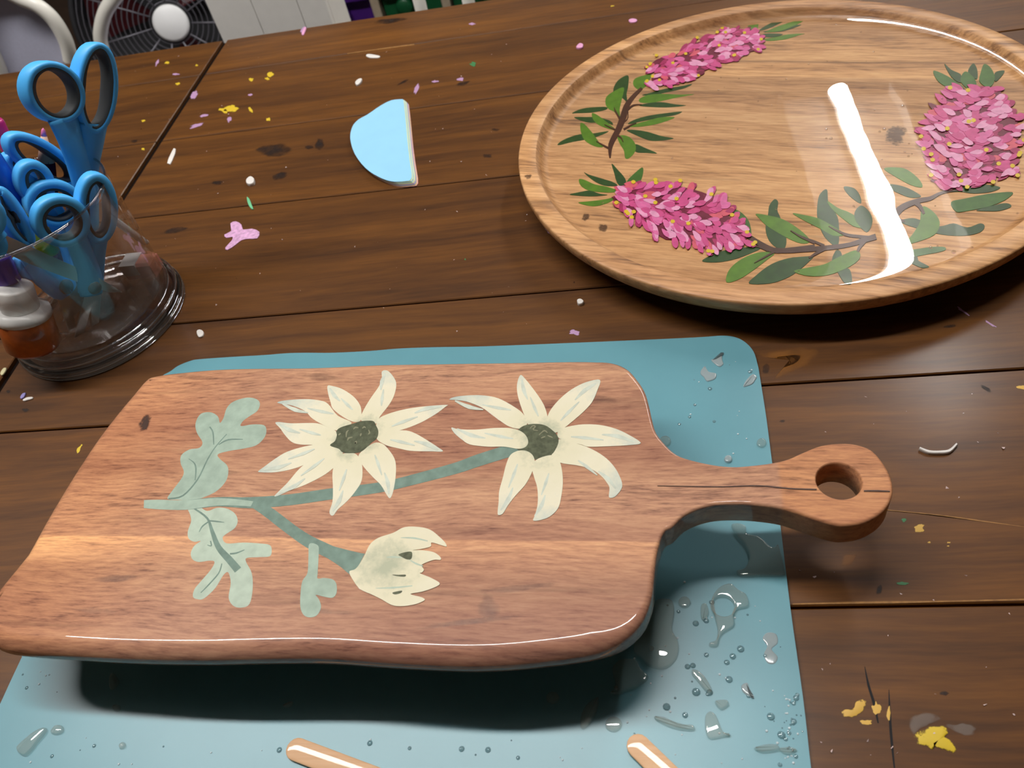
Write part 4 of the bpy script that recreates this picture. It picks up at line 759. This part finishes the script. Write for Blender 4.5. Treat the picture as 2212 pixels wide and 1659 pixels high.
# ------------------------------------------------------------------ the clear cup of scissors
CC = Vector((-.433, .441, 0))
M_acr = clear('clear_acrylic', (.955,.95,.95,1), .01, 1.49, .012, bump=.0002, scale=25)
M_acr3 = clear('acrylic_edge_glint', (.75,.74,.74,1), .03, 1.49, .35); M_acr2 = clear('clear_acrylic_edge', (.72,.70,.70,1), .05, 1.49, .08)
cup = thing('desk_cup', CC, 'clear acrylic cup on a wide foot, full of blue scissors and pencils', 'cup')
mk('foot_ring', *lathe([(0,.0003),(.0675,.0003),(.068,.001),(.068,.004),(.066,.0055),(.0625,.006)], CC, seg=80), M_acr, cup)
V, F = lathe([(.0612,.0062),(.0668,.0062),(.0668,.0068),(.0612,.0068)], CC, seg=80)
mk('foot_gap_shade', V, F[:-2], clear('shaded_acrylic', (.42,.38,.37,1), .05, 1.49, .02), cup)  # dark tinted ring: shade and mirrored dark wood put into its colour
mk('foot_plate', *lathe([(.0615,.0076),(.0655,.008),(.066,.0095),(.066,.0115),(.064,.013),(.061,.0135)], CC, seg=80), M_acr, cup)
V, F = lathe([(.0605,.0136),(.0607,.02),(.0638,.107),(.0641,.1105),(.0639,.1112),(.0628,.1112),(.0624,.1105),(.0622,.107),(.0588,.022),(.0560,.0165),(.001,.0160)], CC, seg=96)
mk('cup_wall', V, F[:-2], M_acr, cup)
mk('cup_rim', *tube([CC+Vector((.0633*math.cos(2*math.pi*i/64), .0633*math.sin(2*math.pi*i/64), 0.1112)) for i in range(64)], .0010, 6, closed=True), M_acr2, cup)
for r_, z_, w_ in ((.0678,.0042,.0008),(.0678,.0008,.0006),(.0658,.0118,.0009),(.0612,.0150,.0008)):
    mk('foot_edge_glint', *tube([CC+Vector((r_*math.cos(2*math.pi*i/72), r_*math.sin(2*math.pi*i/72), z_)) for i in range(72)], w_, 6, closed=True), M_acr3, cup)  # thin rings with raised mirroring, added as highlight lines along the foot
V2 = Vector((-.70, .714, 0)); SD = Vector((.714, .70, 0))                  # away from / across the view of the cup
def wallp(a, b): # upright divider of the cup between two floor points
    d = (b-a).normalized(); n_ = Vector((-d.y, d.x, 0))*.0009; q = [a+n_, b+n_, b-n_, a-n_]
    return loft([[Vector((p.x, p.y, .0165)) for p in q], [Vector((p.x, p.y, .088)) for p in q]])
A_ = CC+Vector((.0106,-.0521,0)); B_ = CC+Vector((.0246,.0133,0))
mk('divider', *wallp(A_, B_), M_acr, cup, False); mk('divider', *wallp(B_, CC+Vector((.045,.035,0))), M_acr, cup, False); mk('divider', *wallp(B_, CC+Vector((-.05,.022,0))), M_acr, cup, False)

M_blue = plain('blue_handle', lin(84,186,255), .42, var=.03, spec=.4); M_gry = plain('grey_grip', lin(70,72,74), .6, var=.05)
M_steel = plain('steel_blade', lin(150,152,150), .28, metal=.9, var=.05); M_screw = plain('grey_screw', lin(82,92,92), .4)
def ring_px(cx_, cy_, rx, ry, tilt, pt, n, q=40):
    t = math.radians(tilt); out = []
    for i in range(q):
        a = 2*math.pi*i/q; x, y = rx*math.cos(a), ry*math.sin(a)
        out.append(on_plane(cx_+x*math.cos(t)-y*math.sin(t), cy_+x*math.sin(t)+y*math.cos(t), pt, n))
    return out
def band_ring(path, n, a, b, seg=12):
    """closed loop with a flattened section: a in the plane, b along n"""
    m = len(path); c = sum(path, Vector())/m; rings = []
    for i, p in enumerate(path):
        d = (path[(i+1) % m]-path[i-1]).normalized(); o = n.cross(d).normalized()
        if o.dot(p-c) < 0: o = -o
        rr = []
        for k in range(seg):
            t = 2*math.pi*k/seg; ct, st = math.cos(t), math.sin(t)
            sq = lambda v: math.copysign(abs(v)**.6, v)
            rr.append(p + o*(a*sq(ct)) + n*(b*sq(st)))
        rings.append(rr)
    rings.append(rings[0]); return loft(rings, False)
def scissors(off, yaw, loops, shanks, blades, screw, label, depth=.0048, band=.0034, lat=0.0, nz=0.0):
    """a pair traced on its own upright plane through the cup; off: distance behind the cup axis, yaw: turn of the plane"""
    pt = CC + V2*off; y = math.radians(yaw); n = (V2*math.cos(y) + SD*math.sin(y) + Vector((0,0,nz))).normalized(); pn = (V2 + Vector((0,0,nz*0))).normalized()
    t = thing('scissors', pt, label, 'scissors', 'scissors in the cup')
    for i, (l, s) in enumerate(zip(loops, shanks)):
        sh = n*(.0022 if i else -.0022)
        path = [p+sh for p in ring_px(*l, pt, pn)]
        sp = [on_plane(x, y_, pt, pn)+sh for x, y_, _ in s]; wd = [q/2650 for _, _, q in s]
        sp2 = spline(sp, 4, False); ww = [wd[min(int(k/4), len(wd)-1)]*(1-(k % 4)/4)+wd[min(int(k/4)+1, len(wd)-1)]*((k % 4)/4) for k in range(len(sp2))]
        rings = []
        for k, p in enumerate(sp2):
            d = (sp2[min(k+1, len(sp2)-1)]-sp2[max(k-1, 0)]).normalized(); o = n.cross(d).normalized()
            rings.append([p + o*(ww[k]/2*math.cos(a)) + n*(depth*.75*math.sin(a)) for a in [2*math.pi*j/12 for j in range(12)]])
        h = mk('handle', *merge(band_ring(path, n, band, depth), loft(rings)), M_blue, t)
        c = sum(path, Vector())/len(path)
        inner = [p + (c-p).normalized()*(band*.95) for p in path]
        mk('finger_grip', *band_ring(inner, n, .0017, depth*.93), M_gry, h)
    for i, bpx in enumerate(blades):
        q = [on_plane(x, y_, pt, pn) + n*(.0008 if i else -.0008) for x, y_ in bpx]
        for p in q: p.z = max(p.z, .0172)
        mk('blade', *loft([[p - n*.0007 for p in q], [p + n*.0007 for p in q]]), M_steel, t, False)
    if screw:
        c = on_plane(screw[0], screw[1], pt, pn); mk('pivot_screw', *lathe([(0,-.0065),(screw[2]/2650,-.0065),(screw[2]/2650,.0065),(0,.0065)], c, n, 24), M_screw, t)
    return t
scissors(.012, -26, [(106,198,64,52,52), (205,190,38,92,3)], [[(130,250,66),(150,300,58),(168,360,52),(180,420,46),(190,500,40)], [(207,268,60),(202,310,52),(196,360,44),(196,420,42),(198,500,40)]],
         [[(182,500),(204,500),(206,640),(200,740)], [(196,500),(214,500),(222,640),(214,730)]], (196,520,12), 'tallest blue scissors in the cup, both loops standing high above the rim', depth=.0068, band=.0024)
scissors(.030, -20, [(84,344,82,30,33), (40,363,30,14,48)], [[(135,385,26),(150,420,30),(160,480,30),(165,560,30)], [(60,385,22),(110,430,26),(150,500,28),(165,560,28)]],
         [[(158,560),(172,560),(178,700),(172,735)], [(164,560),(180,560),(188,700),(182,730)]], None, 'blue scissors with a long flat loop slanting over the back of the cup', depth=.006)
scissors(-.002, -12, [(112,437,54,42,12), (76,394,30,40,-25)], [[(150,470,30),(160,510,32),(165,560,32),(168,600,30)], [(90,430,26),(120,480,28),(150,540,30),(165,600,30)]],
         [[(160,600),(175,600),(184,700),(178,745)], [(166,600),(182,600),(196,700),(190,740)]], None, 'blue scissors whose round loop peeks out behind the front pair', depth=.0055)
scissors(-.030, -12, [(126,474,52,46,18), (210,450,34,68,-3)], [[(158,506,42),(174,545,44),(186,580,46),(192,612,52),(194,634,44)], [(213,515,44),(208,545,44),(204,580,46),(199,612,52),(196,634,44)]],
         [[(182,628),(204,632),(200,742),(193,768)], [(196,632),(220,626),(236,725),(231,745)]], (196,617,13), 'front blue scissors against the cup wall, narrow loop on the right', depth=.0055)
scissors(-.020, -30, [(18,468,17,66,-31), (64,578,22,14,40)], [[(40,525,28),(70,568,42),(105,600,60),(131,618,62),(142,630,48)], [(75,590,20),(95,603,34),(115,612,44),(131,620,50),(140,630,40)]],
         [[(118,632),(142,636),(196,752),(190,768)], [(126,636),(150,630),(186,735),(180,745)]], (131,618,15), 'blue scissors leaning left in the cup, grey screw low behind the wall', depth=.0055)
scissors(-.033, -10, [(-34,470,30,36,10), (-22,530,28,26,0)], [[(-20,495,24),(-8,505,24),(0,512,24)], [(-12,522,22),(-6,522,22),(0,522,22)]],
         [[(-2,502),(30,516),(110,553),(200,592),(262,630),(232,630),(150,602),(60,568),(-2,540)]], None, 'scissors at the left edge with one wide blade crossing the cup', depth=.005)
def pencil(off, p0, p1, r, col, label, tip=None, name='pencil', lat=0):
    pt = CC+V2*off; a, b = on_plane(*p0, pt, V2), on_plane(*p1, pt, V2); b.z = max(b.z, .018+r); d = (a-b); ln = d.length; t = thing(name, b, label, 'pencil' if name == 'pencil' else 'marker', 'pencils in the cup')
    if tip:
        mk('barrel', *lathe([(r,0),(r,ln-.026),(r*.95,ln-.024)], b, d, 6), plain(label[:12], col, .35, coat=.4), t, False)
        mk('bare_wood', *lathe([(r*.97,ln-.025),(r*.35,ln-.006)], b, d, 12), plain('cut_cedar', lin(222,176,150), .7), t)
        mk('lead', *lathe([(r*.36,ln-.0065),(r*.2,ln-.0015),(0,ln)], b, d, 10), plain('pencil_lead', tip, .5), t)
    else: mk('barrel', *lathe([(0,0),(r*.9,0),(r,.002),(r,ln-.002),(r*.8,ln),(0,ln)], b, d, 12), plain(label[:12], col, .35, coat=.4), t)
    return t
pencil(.036, (93,276), (120,560), .0062, lin(84,16,44), 'maroon pencil with a pink point behind the long flat loop', lin(236,120,170))
pencil(.048, (-10,258), (110,520), .0052, lin(196,36,120), 'magenta pencil leaning out at the left edge of the cup'); pencil(.040, (-16,326), (100,560), .0050, lin(36,76,34), 'dark green pencil leaning out at the left edge of the cup')
gs = pencil(.012, (-30,335), (40,440), .0088, lin(14,96,214), 'blue and yellow glue stick between the scissors at the cup\'s left', None, 'glue_stick'); gs['group'] = 'glue and markers in the cup'
pt_ = CC+V2*.012; a_, b_ = on_plane(38,437,pt_,V2), on_plane(110,545,pt_,V2)
mk('yellow_barrel', *lathe([(0,0),(.0075,0),(.0082,.002),(.0082,(a_-b_).length),(0,(a_-b_).length)], b_, a_-b_, 20), plain('yellow_plastic', lin(214,206,30), .35), gs)
def bottle(off, p0, p1, rc, rb, label, capcol, bodycol, name='paint_bottle'):
    pt = CC+V2*off; a, b = on_plane(*p0, pt, V2), on_plane(*p1, pt, V2); b.z = max(b.z, .018+rb*.5); d = a-b; ln = d.length; t = thing(name, b, label, 'bottle')
    mk('bottle_body', *lathe([(0,0),(rb*.9,0),(rb,.003),(rb,ln*.52),(rb*.75,ln*.6),(rc*.8,ln*.64)], b, d, 28), bodycol, t)
    mk('bottle_collar', *lathe([(rb*.98,ln*.50),(rb*1.02,ln*.52),(rb*1.0,ln*.62),(rc*.9,ln*.66)], b, d, 28), capcol, t)
    mk('bottle_cap', *lathe([(rc*.9,ln*.64),(rc,ln*.66),(rc,ln*.97),(rc*.9,ln),(0,ln)], b, d, 28), capcol, t)
M_wcap = plain('white_cap', lin(236,234,230), .35); M_orp = plain('orange_paint_bottle', lin(178,86,26), .3, coat=.5, var=.45, scale=70)
bottle(-.030, (28,618), (92,768), .0125, .0185, 'small bottle of orange paint with a white cap in the cup', M_wcap, M_orp)
mk2 = pencil(-.020, (-8,552), (60,700), .0085, lin(70,50,160), 'purple marker at the left edge inside the cup', None, 'marker'); mk2['group'] = 'glue and markers in the cup'
wc = pencil(.022, (34,396), (80,560), .0085, lin(214,212,214), 'white-capped marker between blue loops in the cup', None, 'marker'); wc['group'] = 'glue and markers in the cup'
pn_ = pencil(.030, (245,474), (318,528), .0030, lin(210,224,232), 'thin white pen lying against the back wall of the cup', None, 'marker'); pn_['group'] = 'glue and markers in the cup'
c = on_plane(305,572, CC+V2*.012, V2); er = thing('eraser', c-Vector((0,0,.010)), 'pink block eraser with a pale sleeve at the cup\'s right', 'eraser')
mk('eraser_block', *box(c.x-.013, c.x+.013, c.y-.008, c.y+.008, c.z-.010, c.z+.006, .002), plain('eraser_pink', lin(205,128,112), .7), er, False)
mk('paper_sleeve', *box(c.x-.0135, c.x+.0005, c.y-.0085, c.y+.0085, c.z-.004, c.z+.0065), plain('sleeve_card', lin(190,188,186), .6), er, False)

# ------------------------------------------------------------------ beyond the table
M_wm = plain('white_enamel', lin(244,240,230), .35, coat=.4, var=.02); M_lilac = plain('lilac_vinyl', lin(205,205,226), .6, var=.03, scale=200)
def arch(px, Y, r, lean=0):
    P = [on_y(x, y, Y + lean*k) for k, (x, y) in enumerate(px)]
    return P
ch = thing('tube_chair', (-.93, 1.10, FZ), 'white tubular chair with a lilac back panel beyond the table corner', 'chair')
pr = [(-14,-40),(10,-22),(42,-4),(80,12),(110,36),(132,68),(146,100),(153,135)]
P = arch(pr, 1.10, .011); low = P[-1]
left = [(-40,-30),(-52,20),(-40,60),(-22,100),(0,150),(12,190)]
PL_ = arch(left, 1.10, .011)
mk('back_frame', *tube(spline(PL_[::-1] + P, 4, False), .0105, 14), M_wm, ch)
for e in (PL_[-1], low):
    mk('leg', *tube([e, Vector((e.x, e.y+.01, -.30)), Vector((e.x, e.y+.04, FZ))], .0105, 12), M_wm, ch)
    mk('leg', *tube([Vector((e.x, e.y-.02, -.30)), Vector((e.x, e.y-.16, -.31)), Vector((e.x, e.y-.20, FZ))], .0105, 12), M_wm, ch)
pn = [on_y(x, y, 1.105) for x, y in [(-30,20),(-14,-38),(10,-20),(42,-2),(78,14),(106,38),(127,70),(140,100),(147,135),(150,175),(30,190),(-10,100)]]
mk('back_panel', *loft([[p for p in pn], [p+Vector((0,.006,0)) for p in pn]]), M_lilac, ch, False)
xs = sorted((PL_[-1].x, low.x)); mk('seat', *box(xs[0]-.01, xs[1]+.01, 1.10-.21, 1.10, -.31, -.285, .006), M_lilac, ch, False)
c2h = thing('tube_chair', (-.90, 1.44, FZ), 'white tubular chair with an open hooped back before the fan', 'chair')
hp = [(246,210),(236,160),(226,120),(217,85),(219,55),(228,25),(244,0),(275,-40),(330,-85),(400,-115)]
P = arch(hp, 1.42, .011)
mk('back_frame', *tube(spline(P, 4, False) , .0125, 14), M_wm, c2h)
e2 = P[-1]; e1 = P[0]
rt = [e2, e2+Vector((.06,0,.005)), e2+Vector((.12,0,-.05)), e2+Vector((.14,0,-.30))]
mk('back_frame', *tube(spline(rt, 4, False), .0125, 14), M_wm, c2h)
for e in (e1, rt[-1]):
    mk('leg', *tube([e, Vector((e.x, e.y+.03, FZ))], .0125, 12), M_wm, c2h)
    mk('leg', *tube([Vector((e.x, e.y+.005, -.46)), Vector((e.x, e.y+.32, -.45)), Vector((e.x, e.y+.36, FZ))], .0125, 12), M_wm, c2h)
mk('seat', *box(min(e1.x, rt[-1].x)-.01, max(e1.x, rt[-1].x)+.01, 1.43, 1.76, -.46, -.435, .006), M_lilac, c2h, False)

# floor fan
M_fb = plain('fan_black', lin(42,42,45), .45); M_fg = plain('fan_grille', lin(120,118,126), .35, metal=.5); M_fr = plain('fan_blade_maroon', lin(74,22,28), .35); M_hub = plain('fan_hub_white', lin(252,252,252), .4, var=.01)
fc = on_y(371, 45, 1.95); fn = (EYE-fc); fn = Vector((fn.x*.75, fn.y, fn.z*.55)).normalized()
fan = thing('floor_fan', (fc.x, fc.y+.05, FZ), 'black floor fan with a wire grille and white hub behind the chairs', 'fan'); FR = .225
fa, fb = frame_of(fn)
cir = lambda r, h, q=56: [fc + fn*h + (fa*math.cos(2*math.pi*i/q) + fb*math.sin(2*math.pi*i/q))*r for i in range(q)]
mk('rear_shell', *lathe([(0,-.13),(.09,-.13),(.10,-.10),(FR*.96,-.07),(FR,-.02),(FR-.004,-.02),(FR*.93,-.06),(.09,-.09),(0,-.09)], fc, fn, 48), M_fb, fan)
for k in range(3):
    a0 = .4+2*math.pi*k/3; pts = []
    for a_, r_ in ((-.1,.04),(-.35,.11),(-.42,.17),(-.2,.20),(.15,.205),(.45,.18),(.38,.11),(.2,.04)):
        pts.append(fc + fn*(-.05+.05*a_) + (fa*math.cos(a0+a_) + fb*math.sin(a0+a_))*r_)
    mk('fan_blade', *loft([[p for p in pts], [p-fn*.003 for p in pts]]), M_fr, fan, False)
mk('rim_ring', *tube(cir(FR, 0), .007, 8, closed=True), M_fb, fan)
gr = [tube(cir(.05+.0125*k, .018*(1-(k/14)**2)+.012, 48), .0013, 5, closed=True) for k in range(14)]
for k in range(11):
    a_ = 2*math.pi*k/11; dv = fa*math.cos(a_) + fb*math.sin(a_)
    gr.append(tube([fc+fn*.031+dv*.04, fc+fn*.027+dv*.12, fc+fn*.012+dv*FR], .0022, 5))
mk('wire_grille', *merge(*gr), M_fg, fan)
mk('hub_cap', *lathe([(.044,.025),(.043,.036),(.036,.041),(0,.043)], fc, fn, 40), M_hub, fan)
mk('hub_edge', *lathe([(.044,.018),(.047,.020),(.047,.034),(.044,.036)], fc, fn, 40), M_fb, fan)
mk('stand', *tube([fc-fn*.10, Vector((fc.x, fc.y+.16, -.55)), Vector((fc.x, fc.y+.15, FZ+.02))], .016, 12), M_fb, fan)
mk('stand_foot', *lathe([(0,0),(.16,0),(.16,.012),(.03,.03),(0,.03)], (fc.x, fc.y+.15, FZ), seg=36), M_fb, fan)

# white cupboard end with upright boards
M_wp = plain('white_board', lin(240,236,230), .5, var=.02)
cyy = 1.28; cx0, cx1 = on_y(460, 40, cyy).x, on_y(712, 30, cyy).x
cb_ = thing('cupboard', ((cx0+cx1)/2, cyy+.045, FZ), 'white board-fronted cupboard standing behind the table', 'cupboard')
mk('cupboard_body', *box(cx0, cx1, cyy+.012, cyy+.09, FZ, .16), M_wp, cb_, False)
wv = [cx0, cx0+.075, cx0+.15, cx1]
for i in range(3): mk('board', *box(wv[i]+.0006, wv[i+1]-.0006, cyy, cyy+.0118, FZ, .16, .0015), M_wp, cb_, False)

# drawer tower with coloured trays
M_pu = plain('purple_plastic', lin(72,30,118), .4); M_gn = plain('green_plastic', lin(14,82,46), .4); M_bg = plain('beige_upright', lin(176,160,138), .6)
YD = 2.2; pa = on_y(690, 10, YD).x; pb = on_y(801, 10, YD).x; pc_ = on_y(819, 10, YD).x; pd = on_y(955, 10, YD).x; pe = on_y(973, 10, YD).x; pf = on_y(1110, 10, YD).x
un = thing('tray_tower', ((pa+pf)/2, YD+.2, FZ), 'storage frame of purple and green plastic trays at the back', 'storage unit')
for xa, xb in ((pa-.022, pa), (pb, pc_), (pd, pe), (pf, pf+.022)): mk('upright', *box(xa, xb, YD, YD+.40, FZ, .1, .002), M_bg, un, False)
mk('back_panel', *box(pa, pf, YD+.401, YD+.41, FZ, .1), M_tdark, un, False)
for (xa, xb), m_ in (((pa, pb), M_pu), ((pc_, pd), M_gn), ((pe, pf), M_gn)):
    for k in range(5):
        z1 = -.43+.165*(k-1)+.0
        t_ = mk('tray', *merge(box(xa+.006, xb-.006, YD+.02, YD+.38, z1-.14, z1-.135), box(xa+.006, xa+.010, YD+.02, YD+.38, z1-.14, z1), box(xb-.010, xb-.006, YD+.02, YD+.38, z1-.14, z1), box(xa+.010, xb-.010, YD+.02, YD+.024, z1-.14, z1-.03)), m_, un, False)
        mk('tray_lip', *box(xa+.003, xb-.003, YD-.006, YD+.03, z1-.028, z1+.006, .003), m_, t_, False)
        xm = (xa+xb)/2
        mk('tray_grip', *lathe([(0,-.01),(.022,-.01),(.024,.006),(.018,.012),(0,.012)], (xm-.02, YD+.012, z1-.065), Vector((0,-1,0)), 20), m_, t_)

# white spindle-back chair
sc = thing('spindle_chair', (-.16, 1.23, FZ), 'white wooden spindle-back chair at the far table edge', 'chair')
for px in (907, 1013, 1119, 1225):
    q = on_y(px, 10, 1.2); mk('spindle', *tube([(q.x, 1.2, -.33), (q.x, 1.2, -.15), (q.x, 1.205, .09)], .0095, 14), M_wm, sc)
xl, xr = on_y(907,10,1.2).x, on_y(1225,10,1.2).x
mk('top_rail', *box(xl-.03, xr+.03, 1.19, 1.215, .085, .14, .005), M_wm, sc, False)
mk('seat', *box(xl-.03, xr+.05, 1.18, 1.55, -.355, -.33, .006), M_wm, sc, False)
for x in (xl, xr):
    for y in (1.21, 1.52): mk('leg', *tube([(x, y, -.35), (x, y+(.02 if y > 1.3 else -.01), FZ)], .014, 12), M_wm, sc)
